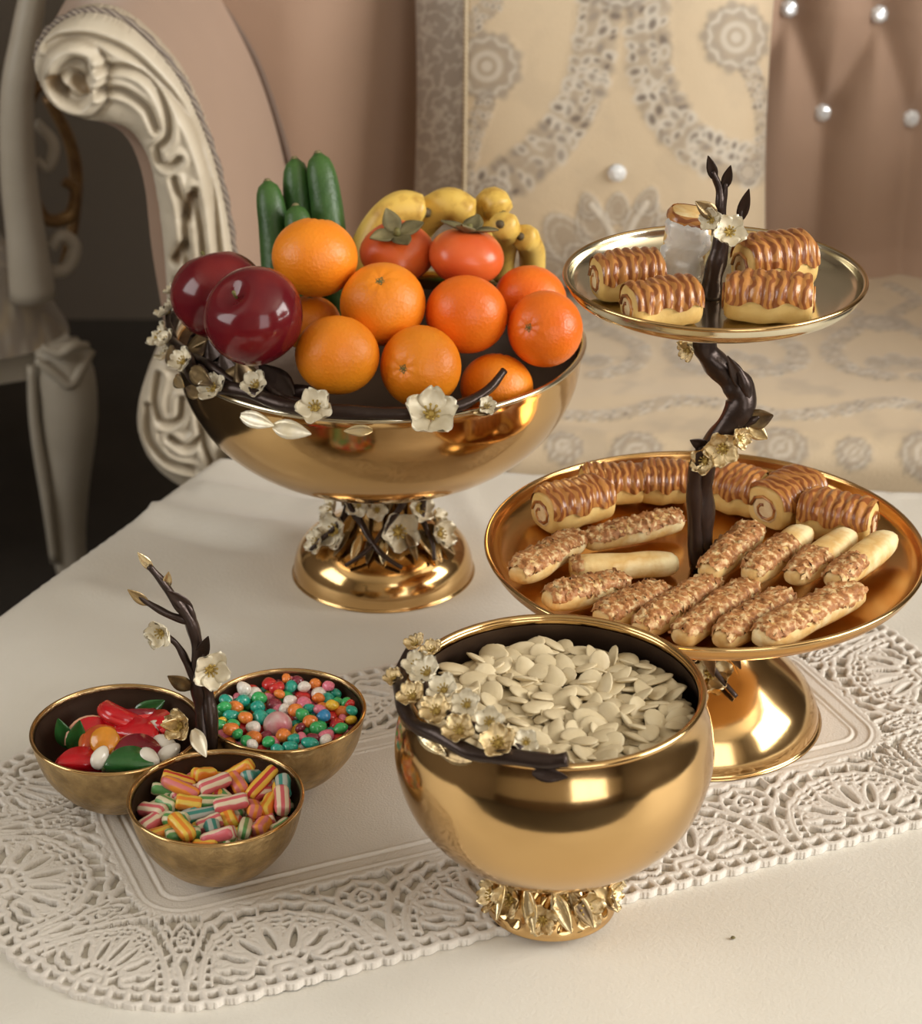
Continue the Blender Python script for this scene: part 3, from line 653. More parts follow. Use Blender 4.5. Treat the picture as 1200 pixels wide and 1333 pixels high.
# ------------------------------------------------------------------ pastries
def roll_geo(L, w, h, seed, ridge=0., arc=(0, 360), off=0., ns=26, na=24, slant=.0, trim=0., tip=.80):
    r = random.Random(seed); V = []; F = []
    full = arc == (0, 360); ph = r.uniform(0, 6)
    for i in range(ns):
        s = -1 + 2 * i / (ns - 1); s *= (1 - trim)
        e = (1 - abs(s) ** 7) ** .5 if abs(s) < 1 else 0
        e = tip + (1 - tip) * (e if tip > .7 else max(0, 1 - abs(s) ** 5) ** .5)
        for k in range(na + (0 if full else 1)):
            a = math.radians(arc[0] + (arc[1] - arc[0]) * k / na + (0 if full else 7 * math.sin(8 * s + ph)))
            ca, sa = math.cos(a), math.sin(a); q = (abs(ca) ** 3 + abs(sa) ** 3) ** (-1 / 3)
            wob = 1 + .045 * math.sin(3 * s + ph) + .03 * math.sin(2 * a + 5 * s + ph) + .018 * math.sin(9 * s + 3 * a + 2 * ph)
            rr = q * e * wob; o = off + ridge * abs(math.sin(s * 11 + slant * a)) - ridge * .3
            V.append((s * L / 2, ca * (w / 2 * rr + o), sa * (h / 2 * rr + o)))
    m = na if full else na + 1
    for i in range(ns - 1):
        for k in range(na if full else na):
            F.append((i * m + k, (i + 1) * m + k, (i + 1) * m + (k + 1) % m, i * m + (k + 1) % m))
    if full: F.append(tuple(range(m))); F.append(tuple((ns - 1) * m + k for k in range(m - 1, -1, -1)))
    return np.array(V), F
def pastry(p, L, w, h, yaw, lb, seed, group, slant=.9, roll=0., tilt=0.):
    rot = Matrix.Rotation(yaw, 3, 'Z') @ Matrix.Rotation(tilt, 3, 'Y') @ Matrix.Rotation(roll, 3, 'X')
    o = link('glazed_pastry', make_mesh('glazed_pastry', *roll_geo(L, w, h, seed), M['dough']), None, p, rot.to_euler()); tag(o, lb, 'pastry', group)
    link('glaze', make_mesh('glaze', *roll_geo(L, w, h, seed, .0016, (4, 176), .0009, 60, 22, slant, .015), M['glaze']), o)
    for s in (-1, 1):
        V, F = ball(.0012, w * .30, h * .30, 14, 6); link('filling', make_mesh('filling', np.array(V) + [s * L / 2, 0, -.001], F, M['filling']), o)
        sp = [(s * (L / 2 + .0006), w * .34 * (1 - .06 * k) * math.cos(k * .7), -.001 + h * .34 * (1 - .06 * k) * math.sin(k * .7)) for k in range(12)]
        link('crust_swirl', make_mesh('crust_swirl', *tube(sp, .0013, 5), M['glaze']), o)
UPZ = .3176
up = 'glazed pastries on the upper tier'
pastry((.108, 1.407, UPZ + .016), .044, .032, .030, .25, 'glazed pastry at the far left of the upper plate', 1, up)
pastry((.1265, 1.362, UPZ + .0145), .046, .031, .028, .32, 'glazed pastry at the front left of the upper plate, swirl end showing', 2, up)
pastry((.205, 1.424, UPZ + .019), .050, .034, .036, .42, 'tall glazed pastry at the back right of the upper plate', 3, up, .9)
pastry((.1945, 1.370, UPZ + .015), .055, .031, .029, -.12, 'glazed pastry at the front right of the upper plate, cut end rightward', 4, up, .7)
def wrapped():
    p = (.1475, 1.440, UPZ + .0255)
    rot = (Matrix.Rotation(.25, 3, 'Y') @ Matrix.Rotation(-1.5, 3, 'Y')).to_euler(); rot = Matrix.Rotation(-1.42, 3, 'Y').to_euler()
    o = link('wrapped_pastry', make_mesh('wrapped_pastry', *roll_geo(.047, .031, .029, 77), M['dough_pale']), None, p, rot); tag(o, 'upright pale pastry in white paper behind the branch tip', 'pastry')
    V, F = roll_geo(.047, .031, .029, 77, .0012, (0, 360), .0008, 16, 20, .5, .0); k = [f for f in F if len(f) == 4 and np.mean([V[i][0] for i in f]) > .0165]; link('glaze', make_mesh('glaze', V, k, M['glaze']), o)
    V, F = roll_geo(.044, .031, .029, 77, .0008, (115, 225), .0022, 20, 16, .7, .0); V = V + np.array([-.002, 0, 0]) + np.random.default_rng(3).normal(0, .0004, V.shape)
    link('paper_wrapper', make_mesh('paper_wrapper', V, F, M['paper']), o)
wrapped()
LOZ = .1190
lo = 'glazed pastries at the back of the lower tier'
pastry((.080, 1.476, LOZ + .0175), .054, .034, .030, .55, 'glazed pastry at the left end of the back row', 11, lo, 1.5)
pastry((.109, 1.510, LOZ + .0165), .044, .032, .026, .12, 'dark glazed pastry second from the left in the back row', 12, lo, .2)
pastry((.147, 1.514, LOZ + .0165), .036, .034, .027, .02, 'dark glazed pastry just left of the branch stem', 13, lo, .15)
pastry((.197, 1.500, LOZ + .0175), .042, .036, .031, -.5, 'glazed pastry just right of the branch stem', 14, lo, .9)
pastry((.2325, 1.482, LOZ + .019), .048, .037, .033, .75, 'plump swirled pastry second from the right in the back row', 15, lo, 1.6)
pastry((.2640, 1.4525, LOZ + .0185), .052, .033, .031, -.42, 'glazed striped pastry at the right end of the back row', 16, lo, .2)

def plate_h(x, y): return float(np.interp(math.hypot(x - TS[0], y - TS[1]), [0, .110, .130, .140, .1465], [.1192, .1204, .1240, .1285, .136]))
def stick(a, b, w, h, lb, seed, z=0., bare=0., tilt=0.):
    w *= 1.13
    za, zb = plate_h(*a), plate_h(*b)
    a, b = np.array((*a, za + h / 2 + z)), np.array((*b, zb + h / 2 + z + tilt)); c = (a + b) / 2; L = np.linalg.norm(b - a); tilt = b[2] - a[2]; yaw = math.atan2(b[1] - a[1], b[0] - a[0])
    rx = Matrix.Rotation(yaw, 3, 'Z') @ Matrix.Rotation(-math.atan2(tilt, L), 3, 'Y')
    o = link('sugar_stick', make_mesh('sugar_stick', *roll_geo(L, w, h, seed, 0, (0, 360), 0, 24, 16, 0, 0, .5), M['dough_pale']), None, tuple(c), rx.to_euler()); tag(o, lb, 'pastry', 'crumb-topped pastry sticks on the lower tier')
    V, F = roll_geo(L, w, h, seed, .0, (16, 164), .0008, 50, 14, 0, .012, .5)
    if bare:
        keep = [f for f in F if np.mean([V[i][0] for i in f]) < L / 2 - bare * L]; F = keep
    r = np.random.default_rng(seed); V = V + r.normal(0, .0007, V.shape) * [1, 1, 1.3]
    link('crumb_topping', make_mesh('crumb_topping', V, F, M['crumb']), o)
ST = [((.037, 1.366), (.083, 1.438), .019, .017, 'crumb stick at the far left, pointing up along the plate edge', 0, 0, 0),
      ((.056, 1.332), (.110, 1.372), .019, .017, 'short crumb stick at the front left of the plate', 0, 0, 0),
      ((.074, 1.392), (.148, 1.402), .018, .016, 'pale bare-topped stick lying across the left half', 0, .9, 0),
      ((.086, 1.432), (.156, 1.462), .017, .016, 'crumb stick closest to the left back pastries', 0, 0, .004),
      ((.090, 1.313), (.136, 1.360), .020, .017, 'crumb stick third along the front edge from the left', 0, 0, 0),
      ((.114, 1.298), (.171, 1.373), .018, .017, 'crumb stick fourth along the front edge from the left', 0, 0, 0),
      ((.139, 1.286), (.194, 1.364), .0172, .017, 'crumb stick in the middle of the front edge', 0, 0, 0),
      ((.164, 1.281), (.217, 1.350), .0172, .018, 'crumb stick on the front edge beside the longest stick', 0, 0, 0),
      ((.189, 1.279), (.264, 1.353), .021, .018, 'longest crumb stick at the right of the front edge', 0, 0, .002),
      ((.164, 1.366), (.206, 1.440), .018, .017, 'crumb stick leading back toward the branch stem', .010, 0, -.004),
      ((.192, 1.362), (.240, 1.436), .018, .017, 'half-bare stick second in the right upper row', .010, .35, -.004),
      ((.220, 1.358), (.270, 1.430), .018, .017, 'half-bare stick third in the right upper row', .010, .55, -.004),
      ((.246, 1.352), (.296, 1.422), .018, .017, 'pale-ended stick furthest right in the upper row', .010, .6, -.006)]
for i, (a, b, w, h, lb, z, bare, tl) in enumerate(ST): stick(a, b, w, h, lb, 40 + i, z, bare, tl)

# ------------------------------------------------------------------ piles in bowls
class Pile:
    def __init__(s, c, R, zin, cell=.001):
        s.c = c; s.R = R; s.cell = cell; n = int(2 * R / cell) + 3; g = (np.arange(n) - n // 2) * cell
        s.X, s.Y = np.meshgrid(g, g); r = np.hypot(s.X, s.Y); s.Hm = np.interp(r, *zin); s.wall = np.interp(r, *zin); s.ok = r < R
    def drop(s, x, y, a, b, h, yaw, pct=70, cap=None):
        c_, s_ = math.cos(yaw), math.sin(yaw); u = (s.X - x) * c_ + (s.Y - y) * s_; v = -(s.X - x) * s_ + (s.Y - y) * c_
        q = (u / a) ** 2 + (v / b) ** 2; m = q < 1
        if not m.any(): return None
        if (np.hypot(s.X, s.Y)[m] > s.R).any(): return None
        base = np.percentile(s.Hm[m] , pct)
        lo_ = s.wall[m].max() - h * .3
        z = max(base, lo_ * (1 if pct > 50 else .9)) + h
        if cap is not None and z + h > cap(math.hypot(x, y)): return None
        s.Hm[m] = np.maximum(s.Hm[m], z + h * np.sqrt(np.clip(1 - q[m], 0, 1)) * .8)
        return z
    def best(s, a, b, h, tries, cap=None, pct=70):
        bst = None
        for _ in range(tries):
            r = (s.R - max(a, b) * .9) * math.sqrt(random.random()); t = random.uniform(0, 2 * PI); x, y = r * math.cos(t), r * math.sin(t)
            yaw = random.uniform(0, PI); c_, s_ = math.cos(yaw), math.sin(yaw); u = (s.X - x) * c_ + (s.Y - y) * s_; v = -(s.X - x) * s_ + (s.Y - y) * c_
            m = (u / a) ** 2 + (v / b) ** 2 < 1
            if not m.any(): continue
            zz = np.percentile(s.Hm[m], pct)
            if bst is None or zz < bst[0]: bst = (zz, x, y, yaw)
        if bst is None: return None
        z = s.drop(bst[1], bst[2], a, b, h, bst[3], pct, cap)
        return None if z is None else (bst[1], bst[2], z, bst[3])

# ------------------------------------------------------------------ seed bowl
SB = (.056, 1.185)
def seed_bowl():
    t = thing('seed_bowl', 'round brass goblet bowl heaped with pale pumpkin seeds', 'bowl', (*SB, 0))
    o = smooth_line([(.003, .0365), (.028, .0375), (.060, .050), (.085, .076), (.0955, .106), (.0945, .130), (.0895, .147), (.0875, .155)], 6)
    part(t, 'bowl', G().add(*lathe(shell(o, .0025), SB, 112)), M['gold'])
    part(t, 'rim', G().add(*lathe([(.0878 + .0022 * math.cos(a), .1558 + .0022 * math.sin(a)) for a in np.linspace(0, 2 * PI, 9)[:-1]], SB, 112, True)), M['gold'])
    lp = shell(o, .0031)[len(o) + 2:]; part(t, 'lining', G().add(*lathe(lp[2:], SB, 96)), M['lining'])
    # foot with folded leaf relief
    V = []; n = 96; pr = smooth_line([(.0005, .001), (.036, .0), (.0405, .004), (.039, .012), (.034, .022), (.031, .031), (.034, .0385)], 5)
    for i, (r, z) in enumerate(pr):
        for k in range(n):
            a = 2 * PI * k / n; f = 0
            if .004 < z < .038: f = (.0028 * math.sin(7 * a + 160 * z) + .0016 * math.sin(17 * a - 260 * z)) * min(1, (z - .004) / .006)
            V.append((SB[0] + (r + f) * math.cos(a), SB[1] + (r + f) * math.sin(a), z))
    F = [(i * n + k, i * n + (k + 1) % n, (i + 1) * n + (k + 1) % n, (i + 1) * n + k) for i in range(len(pr) - 1) for k in range(n)]
    part(t, 'foot', G().add(V, F), M['gold'])
    for a, z, r, s in ((-135, .022, .036, .013), (-100, .016, .039, .011), (-60, .020, .037, .014), (-25, .018, .038, .012), (-160, .016, .039, .012), (-80, .028, .034, .010)):
        ca, sa = math.cos(math.radians(a)), math.sin(math.radians(a)); blossom(t, (SB[0] + r * ca, SB[1] + r * sa, z), (ca, sa, .3), s, 'petal_gold')
    for a in (-150, -118, -90, -72, -44, -10):
        ca, sa = math.cos(math.radians(a)), math.sin(math.radians(a)); leaf(t, (SB[0] + .034 * ca, SB[1] + .034 * sa, .032), (.35 * ca - .4 * sa, .35 * sa + .4 * ca, -.8), (ca, sa, .2), .026, .006, 'petal_gold' if a % 4 else 'bronze_leaf', .1)
    rp = lambda a, dz=0, dr=0: (SB[0] + (.0885 + dr) * math.cos(math.radians(a)), SB[1] + (.0885 + dr) * math.sin(math.radians(a)), .156 + dz)
    branch(t, [rp(a, dz, dr) for a, dz, dr in ((-204, .010, .004), (-190, .002, .005), (-172, .004, .004), (-155, .000, .005), (-138, .004, .003), (-122, .002, .003), (-108, .005, .001), (-96, .005, .002), (-88, .008, .004))], [.0025, .0045, .004, .0045, .0042, .005, .0042])
    branch(t, [rp(a, dz, dr) for a, dz, dr in ((-195, .010, -.004), (-170, .008, -.010), (-145, .007, -.012), (-120, .009, -.010), (-105, .008, -.004))], [.002, .003, .003, .002])
    for i, (a, dz, dr, s) in enumerate(((-200, .012, .0, .009), (-186, .010, -.006, .011), (-180, .006, .007, .008), (-172, .016, -.012, .012), (-162, .010, .0, .011), (-155, .016, -.016, .012), (-146, .012, -.004, .012), (-138, .016, -.018, .011), (-131, .010, -.002, .012), (-122, .014, -.014, .011), (-114, .010, -.002, .0135), (-104, .010, -.008, .009), (-192, .016, -.014, .009))):
        blossom(t, rp(a, dz, dr), (.35 * math.cos(math.radians(a)), .35 * math.sin(math.radians(a)) - .3, .8), s * .92, 'petal' if i % 2 else 'petal_gold')
    for a, da, l, w, m in ((-150, 15, .03, .006, 'petal_gold'), (-165, 12, .022, .005, 'bronze_leaf'), (-122, -12, .025, .006, 'bronze_leaf'), (-206, -8, .018, .004, 'bronze_leaf'), (-100, 12, .02, .005, 'bronze')):
        p = rp(a, -.001, .005); q = rp(a + da, -.003, .005); leaf(t, p, np.array(q) - p, (math.cos(math.radians(a)), math.sin(math.radians(a)), .5), l, w, m, .08)
seed_bowl()
def seed_geo():
    def fn(V):
        V = V.copy(); x = V[:, 0] / .0100; V[:, 1] *= (1 - .28 * x - .1 * x * x) * 1.05
        rho = np.hypot(x, V[:, 1] / .006); V[:, 2] *= 1 - .35 * np.exp(-((rho - .78) / .1) ** 2); return V
    return ball(.0100, .0060, .0019, 14, 10, fn)
def seeds():
    V, F = seed_geo(); me = [make_mesh('pumpkin_seed', V * np.array(s), F, M['seed']) for s in ((1, 1, 1), (1.12, 1.05, 1.1), (.9, 1.08, .95))]
    zin = (np.array([0, .02, .055, .075, .0865, .09]), np.array([.041, .042, .052, .074, .108, .108]))
    P = Pile(SB, .0845, zin); P.Hm = np.maximum(P.Hm, .122 - .25 * np.clip(np.hypot(P.X, P.Y) - .06, 0, 1)); P.wall[:] = 0
    dome = lambda r: .1660 - .32 * max(0, r - .02) ** 1.2
    items = []
    for i in range(1150):
        b = P.best(.0094, .0055, .0013, 7, lambda r: dome(r) + .004, 62)
        if b: items.append(b)
    top = sorted(items, key=lambda q: q[2] - dome(math.hypot(q[0], q[1])))
    # the 300 that lie highest are things of their own
    Hs = P.Hm
    def exposure(q):
        i = int(round(q[1] / P.cell)) + P.X.shape[0] // 2; j = int(round(q[0] / P.cell)) + P.X.shape[0] // 2
        return q[2] - Hs[i, j]
    items.sort(key=exposure, reverse=True); show, rest = items[:300], items[300:]
    def rotm(q):
        tl = random.gauss(0, .28); tr = random.gauss(0, .30)
        if random.random() < .12: tr += random.choice((-1, 1)) * .8
        return Matrix.Rotation(q[3] + random.choice((0, PI)), 3, 'Z') @ Matrix.Rotation(tl, 3, 'Y') @ Matrix.Rotation(tr, 3, 'X')
    for q in show:
        o = link('pumpkin_seed', random.choice(me), None, (SB[0] + q[0], SB[1] + q[1], q[2]), rotm(q).to_euler())
        tag(o, 'pale pumpkin seed on top of the heap in the brass goblet bowl', 'seed', 'pumpkin seeds in the goblet bowl')
    g = G()
    for q in rest:
        R = np.array(rotm(q)); g.add(V @ R.T + [q[0], q[1], q[2]], F)
    o = link('pumpkin_seed_heap', make_mesh('pumpkin_seed_heap', g.verts(), g.F, M['seed']), None, (*SB, 0)); tag(o, 'buried pumpkin seeds filling the brass goblet bowl below the top layer', 'seeds', None, 'stuff')
seeds()

# ------------------------------------------------------------------ candy dish
CB = {'L': (-.227, 1.305, .0562), 'R': (-.118, 1.329, .0535), 'F': (-.154, 1.223, .0545)}
def candy_profile(r): return smooth_line([(.003, .0), (.018, .0005), (r * .62, .010), (r * .88, .028), (r * .985, .046), (r, .054)], 5)
def candy_dish():
    t = thing('candy_dish', 'three joined brass candy bowls with blossom twig handle', 'bowl', (-.170, 1.288, 0))
    for k, lb in (('L', 'left brass bowl holding jelly candies'), ('R', 'right brass bowl holding pebble candies'), ('F', 'front brass bowl holding striped candies')):
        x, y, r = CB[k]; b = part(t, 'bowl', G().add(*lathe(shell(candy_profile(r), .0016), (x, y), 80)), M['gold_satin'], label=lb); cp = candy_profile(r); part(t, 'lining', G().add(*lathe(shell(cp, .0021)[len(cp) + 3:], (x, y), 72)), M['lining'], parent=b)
        part(t, 'rim', G().add(*lathe([(r + .0013 * math.cos(a), .0545 + .0013 * math.sin(a)) for a in np.linspace(0, 2 * PI, 9)[:-1]], (x, y), 80, True)), M['gold'], parent=b)
    Y = 1.300; c = np.array([-.172, Y, 0])
    branch(t, [(-.168, 1.288, .020), (-.168, 1.291, .050), (-.170, Y, .075), (-.172, Y, .095), (-.170, Y, .118), (-.174, Y, .138), (-.182, Y, .152), (-.190, Y, .166), (-.198, Y, .178)], [.005, .005, .0048, .0042, .0042, .0036, .0028, .002])
    branch(t, [(-.165, 1.290, .030), (-.163, 1.292, .062), (-.165, Y, .083), (-.168, Y, .100), (-.167, Y, .115)], [.0045, .0045, .004, .003])
    branch(t, [(-.172, 1.297, .095), (-.178, Y, .108), (-.183, Y, .120), (-.190, Y, .128)], [.003, .0025, .0015])
    branch(t, [(-.175, Y, .138), (-.188, Y, .143), (-.200, Y, .151), (-.208, Y, .158)], [.0028, .0024, .0012])
    branch(t, [(-.172, Y, .128), (-.172, Y, .142), (-.176, Y, .152)], [.0028, .002, .001])
    lf = lambda p, d, l, w, m='bronze_leaf': leaf(t, p, d, (.1, -1, .3), l, w, m, .15)
    lf((-.200, Y, .150), (-.8, -.1, .8), .018, .004, 'bronze_leaf'); lf((-.196, Y, .175), (-.6, 0, .9), .016, .0035, 'petal_gold'); lf((-.172, Y, .145), (-.75, -.1, .85), .024, .005, 'bronze')
    lf((-.170, Y, .108), (.35, -.2, 1), .026, .005, 'bronze'); lf((-.176, Y, .088), (-.6, -.4, .7), .024, .006, 'bronze_leaf'); lf((-.188, Y, .162), (.2, -.1, 1), .014, .0035, 'petal_gold')
    lf((-.178, Y - .01, .066), (-.7, -.4, .3), .022, .006, 'petal_gold'); lf((-.174, Y - .015, .066), (.4, -.6, -.5), .022, .006, 'petal')
    blossom(t, (-.1615, Y - .010, .108), (.35, -1, .25), .0145, 'petal'); blossom(t, (-.192, Y - .006, .133), (-.4, -.8, .1), .0115, 'petal'); blossom(t, (-.183, Y - .014, .068), (-.5, -.7, .5), .012, 'petal_gold'); blossom(t, (-.197, Y - .004, .128), (-.7, -.4, -.3), .008, 'petal')
candy_dish()
def candy_pile(k, level):
    x, y, r = CB[k]; pr = candy_profile(r)
    P = Pile((x, y), r - .003, (pr[:, 0] - .0016, pr[:, 1] + .0018)); P.Hm = np.maximum(P.Hm, level); return P

# pebble candies, right bowl
def pebbles():
    cols = {'teal': (.01, .30, .22), 'green': (.03, .36, .10), 'red': (.50, .015, .015), 'pink': (.66, .16, .24), 'white': (.72, .66, .60), 'yellow': (.75, .46, .03), 'blue': (.02, .22, .48), 'orange': (.72, .20, .03), 'maroon': (.18, .012, .03)}
    wt = [22, 17, 15, 11, 12, 7, 7, 8, 5]; names = list(cols)
    def geo(s):
        r = np.random.default_rng(s); return ball(1, .82, .72, 14, 10, lambda V: V * (1 + .10 * np.sin(V[:, [1, 2, 0]] * 3 + r.uniform(0, 6, 3))))
    me = {}
    for n in names:
        mt = cmat(n + '_sugar_shell', cols[n], rough=.22, coat=.4, noise=tuple(min(1, c * 1.35 + .02) for c in cols[n]), nscale=3)
        me[n] = [make_mesh('pebble_candy', *geo(i * 7 + len(n)), mt) for i in range(2)]
    P = candy_pile('R', .025); x, y, r = CB['R']; items = []
    z = P.drop(-.004, -.012, .010, .010, .0095, 0, 90)
    big = link('round_candy', make_mesh('round_candy', *ball(.0098, .0098, .0094, 28, 18), nmat('pink_white_marbled', (.74, .62, .58), .25, noise=(.62, .12, .18), nscale=70)), None, (x - .004, y - .012, max(z, .0495)))
    P.drop(-.004, -.012, .0098, .0098, .018, 0, 90)
    tag(big, 'largest round white candy with pink mottling among the small pebbles', 'candy')
    for i in range(340):
        s = random.uniform(.0040, .0066); b = P.best(s, s * .82, s * .72, 6, lambda r_: .0585 - .09 * max(0, r_ - .035), 66)
        if b: items.append((b, s))
    Hs = P.Hm; n0 = P.X.shape[0] // 2
    items.sort(key=lambda q: q[0][2] + q[1] * .6 - Hs[int(round(q[0][1] / P.cell)) + n0, int(round(q[0][0] / P.cell)) + n0], reverse=True)
    for (b, s) in items[:230]:
        c = random.choices(names, wt)[0]
        o = link('pebble_candy', random.choice(me[c]), None, (x + b[0], y + b[1], b[2]), (random.gauss(0, .3), random.gauss(0, .3), b[3])); o.scale = (s, s, s)
        tag(o, 'small %s pebble candy in the right brass bowl' % c, 'candy', '%s pebble candies in the right bowl' % c)
pebbles()

# striped rock candies, front bowl
def striped():
    sch = {'orange-and-yellow': ((.80, .26, .03), (.82, .56, .08)), 'pink-and-cream': ((.68, .14, .16), (.80, .66, .48)), 'green-and-cream': ((.12, .34, .10), (.74, .68, .46)),
           'red-and-yellow': ((.55, .03, .03), (.80, .48, .06)), 'teal-and-grey': ((.05, .26, .22), (.42, .46, .42)), 'orange-and-pink': ((.82, .30, .04), (.70, .20, .20))}
    me = {}
    for n, (a, b) in sch.items():
        mt = nmat(n.replace('-', '_') + '_candy', a, .35, wave=('Y', 62, .8, b), sss=.1, bump=.3, bscale=300)
        g = [roll_geo(l, w, h, 5 + i, 0, (0, 360), 0, 12, 14) for i, (l, w, h) in enumerate(((.0215, .0098, .0088), (.016, .0095, .009), (.026, .0085, .008)))]
        me[n] = [make_mesh('striped_candy', *q, mt) for q in g]
    P = candy_pile('F', .022); x, y, r = CB['F']; items = []
    for i in range(115):
        k = random.choices((0, 1, 2), (5, 4, 2))[0]; L = (.0215, .016, .026)[k]
        b = P.best(L * .5, .0052, .0042, 8, lambda r_: .0560 + .008 * (1 - r_ / .05), 72)
        if b: items.append((b, k))
    n0 = P.X.shape[0] // 2
    names = list(sch)
    for b, k in items:
        n = random.choices(names, (6, 5, 4, 3, 3, 5))[0]
        tl = random.gauss(0, .22)
        o = link('striped_candy', me[n][k], None, (x + b[0], y + b[1], b[2]), (Matrix.Rotation(b[3], 3, 'Z') @ Matrix.Rotation(tl, 3, 'Y') @ Matrix.Rotation(random.uniform(-.5, .5), 3, 'X')).to_euler())
        tag(o, '%s striped rock candy piece in the front brass bowl' % n, 'candy', '%s striped candies in the front bowl' % n)
striped()

# jelly candies, left bowl
def jellies():
    x, y, r = CB['L']
    jm = lambda n, c: cmat(n + '_jelly', c, rough=.2, sss=.35, trans=.15, coat=.3, noise=tuple(min(1, v * 1.4) for v in c), nscale=70, bump=.3, bscale=250)
    red, orange, amber, green, maroon = jm('red', (.55, .008, .015)), jm('orange', (.62, .10, .02)), jm('amber', (.68, .27, .02)), jm('green', (.03, .13, .03)), jm('maroon', (.22, .008, .02))
    white = cmat('almond_sugar', (.80, .74, .64), rough=.25, coat=.3)
    def slab(rad, th, a0, a1, n=18):    # thick wedge or disc of jelly with soft edges
        ang = np.linspace(math.radians(a0), math.radians(a1), n); full = a1 - a0 >= 359
        ring = [(math.cos(a) * rad, math.sin(a) * rad) for a in (ang[:-1] if full else ang)]
        if not full: ring = ring + [(ring[-1][0] * .45, ring[-1][1] * .45), (ring[0][0] * .45, ring[0][1] * .45)] if a1 - a0 < 170 else ring
        c = np.mean(ring, 0); V = []; m = len(ring)
        for s, z in ((.86, -1), (1, -.6), (1, .6), (.86, 1)):
            V += [(c[0] + (p[0] - c[0]) * s, c[1] + (p[1] - c[1]) * s, z * th / 2) for p in ring]
        F = [(j * m + i, j * m + (i + 1) % m, (j + 1) * m + (i + 1) % m, (j + 1) * m + i) for j in range(3) for i in range(m)]
        F += [tuple(range(m - 1, -1, -1)), tuple(range(3 * m, 4 * m))]; V = np.array(V); V[:, :2] -= c; return V, F
    def put(name, geo, mat, dx, dy, z, rot, lb, grp=None, rind=None, rgeo=None):
        o = link(name, make_mesh(name, *geo, mat), None, (x + dx, y + dy, z), rot); tag(o, lb, 'candy', grp)
        if rind: link('sugar_rind', make_mesh('sugar_rind', *rgeo, rind), o)
        return o
    rindm = jm('pink_rind', (.72, .40, .26))
    # lower filling layer of dark red jellies
    k = 0
    for a in np.linspace(0, 2 * PI, 8)[:-1]:
        put('jelly_candy', slab(.013, .010, 0, 360), maroon if k % 2 else red, .026 * math.cos(a), .026 * math.sin(a), .030, (.15 * math.sin(a), -.15 * math.cos(a), a), ('dark maroon' if k % 2 else 'bright red') + ' round jelly candy low in the left brass bowl', 'low jelly candies in the left bowl'); k += 1
    put('jelly_candy', slab(.013, .010, 0, 360), red, 0, 0, .030, (0, 0, 0), 'bright red round jelly candy low in the left brass bowl', 'low jelly candies in the left bowl')
    wedge = slab(.017, .011, 0, 180); wr = tube([(math.cos(a) * .0172, math.sin(a) * .0172 - .0106, 0) for a in np.linspace(0, PI, 14)], .0016, 6, True, 1.6)
    put('jelly_slice', wedge, red, -.020, .014, .047, (.95, .1, .35), 'bright red jelly slice with pale rind standing at the left bowl back', 'jelly slices in the left bowl', rindm, wr)
    put('jelly_slice', wedge, red, -.021, -.022, .045, (.2, .1, .2), 'red jelly slice lying at the left front rim of the left bowl', 'jelly slices in the left bowl', jm('red_rind', (.60, .03, .03)), wr)
    put('jelly_slice', wedge, orange, -.012, .002, .047, (.45, .2, .6), 'dull orange jelly slice behind the amber disc', 'jelly slices in the left bowl', jm('orange_rind', (.55, .14, .04)), wr)
    put('jelly_slice', wedge, red, .012, .010, .048, (.30, -.1, -.3), 'wide red jelly slice in the middle of the left bowl', 'jelly slices in the left bowl', jm('red_rind', (.60, .03, .03)), wr)
    put('jelly_slice', wedge, maroon, .016, -.012, .049, (.55, .25, .15), 'brownish red jelly slice with white rind near the almonds', 'jelly slices in the left bowl', rindm, wr)
    put('jelly_slice', wedge, green, .012, -.026, .048, (.4, .1, .1), 'dark green jelly slice at the front rim of the left bowl', 'jelly slices in the left bowl', jm('green_rind', (.10, .14, .05)), wr)
    put('jelly_slice', wedge, maroon, .004, .028, .046, (.4, .2, 2.8), 'maroon jelly slice at the back of the left bowl', 'jelly slices in the left bowl', jm('red_rind', (.60, .03, .03)), wr)
    put('jelly_slice', wedge, red, -.004, .018, .052, (.35, -.15, 2.6), 'red jelly slice lying on top behind the dull orange one', 'jelly slices in the left bowl', jm('red_rind', (.60, .03, .03)), wr)
    put('jelly_slice', wedge, red, .026, .022, .047, (.2, -.3, -.9), 'red jelly slice against the back wall beside the twig', 'jelly slices in the left bowl', jm('red_rind', (.60, .03, .03)), wr)
    put('jelly_candy', slab(.0098, .010, 0, 360), amber, -.006, -.014, .053, (.75, -.05, 0), 'amber yellow octagonal jelly disc in the middle of the left bowl')
    put('jelly_leaf', leaf_geo((0, 0, 0), (0.2, .1, 1), (0, -1, .2), .026, .008, .1), green, -.029, -.002, .036, None, 'dark green leaf jelly leaning at the left side of the left bowl', 'leaf jellies in the left bowl')
    put('jelly_leaf', leaf_geo((0, 0, 0), (-.3, .2, 1), (0, -1, .2), .022, .007, .1), green, -.034, .006, .036, None, 'small green leaf jelly furthest left in the left bowl', 'leaf jellies in the left bowl')
    put('jelly_leaf', leaf_geo((0, 0, 0), (.9, .2, .5), (0, -1, .6), .026, .008, .1), green, .004, .040, .037, None, 'green leaf jelly against the back wall of the left bowl', 'leaf jellies in the left bowl')
    alm = ball(.0088, .0058, .0046, 18, 12, lambda V: V * np.stack([np.ones(len(V)), 1 - .25 * V[:, 0] / .0088, np.ones(len(V))], -1))
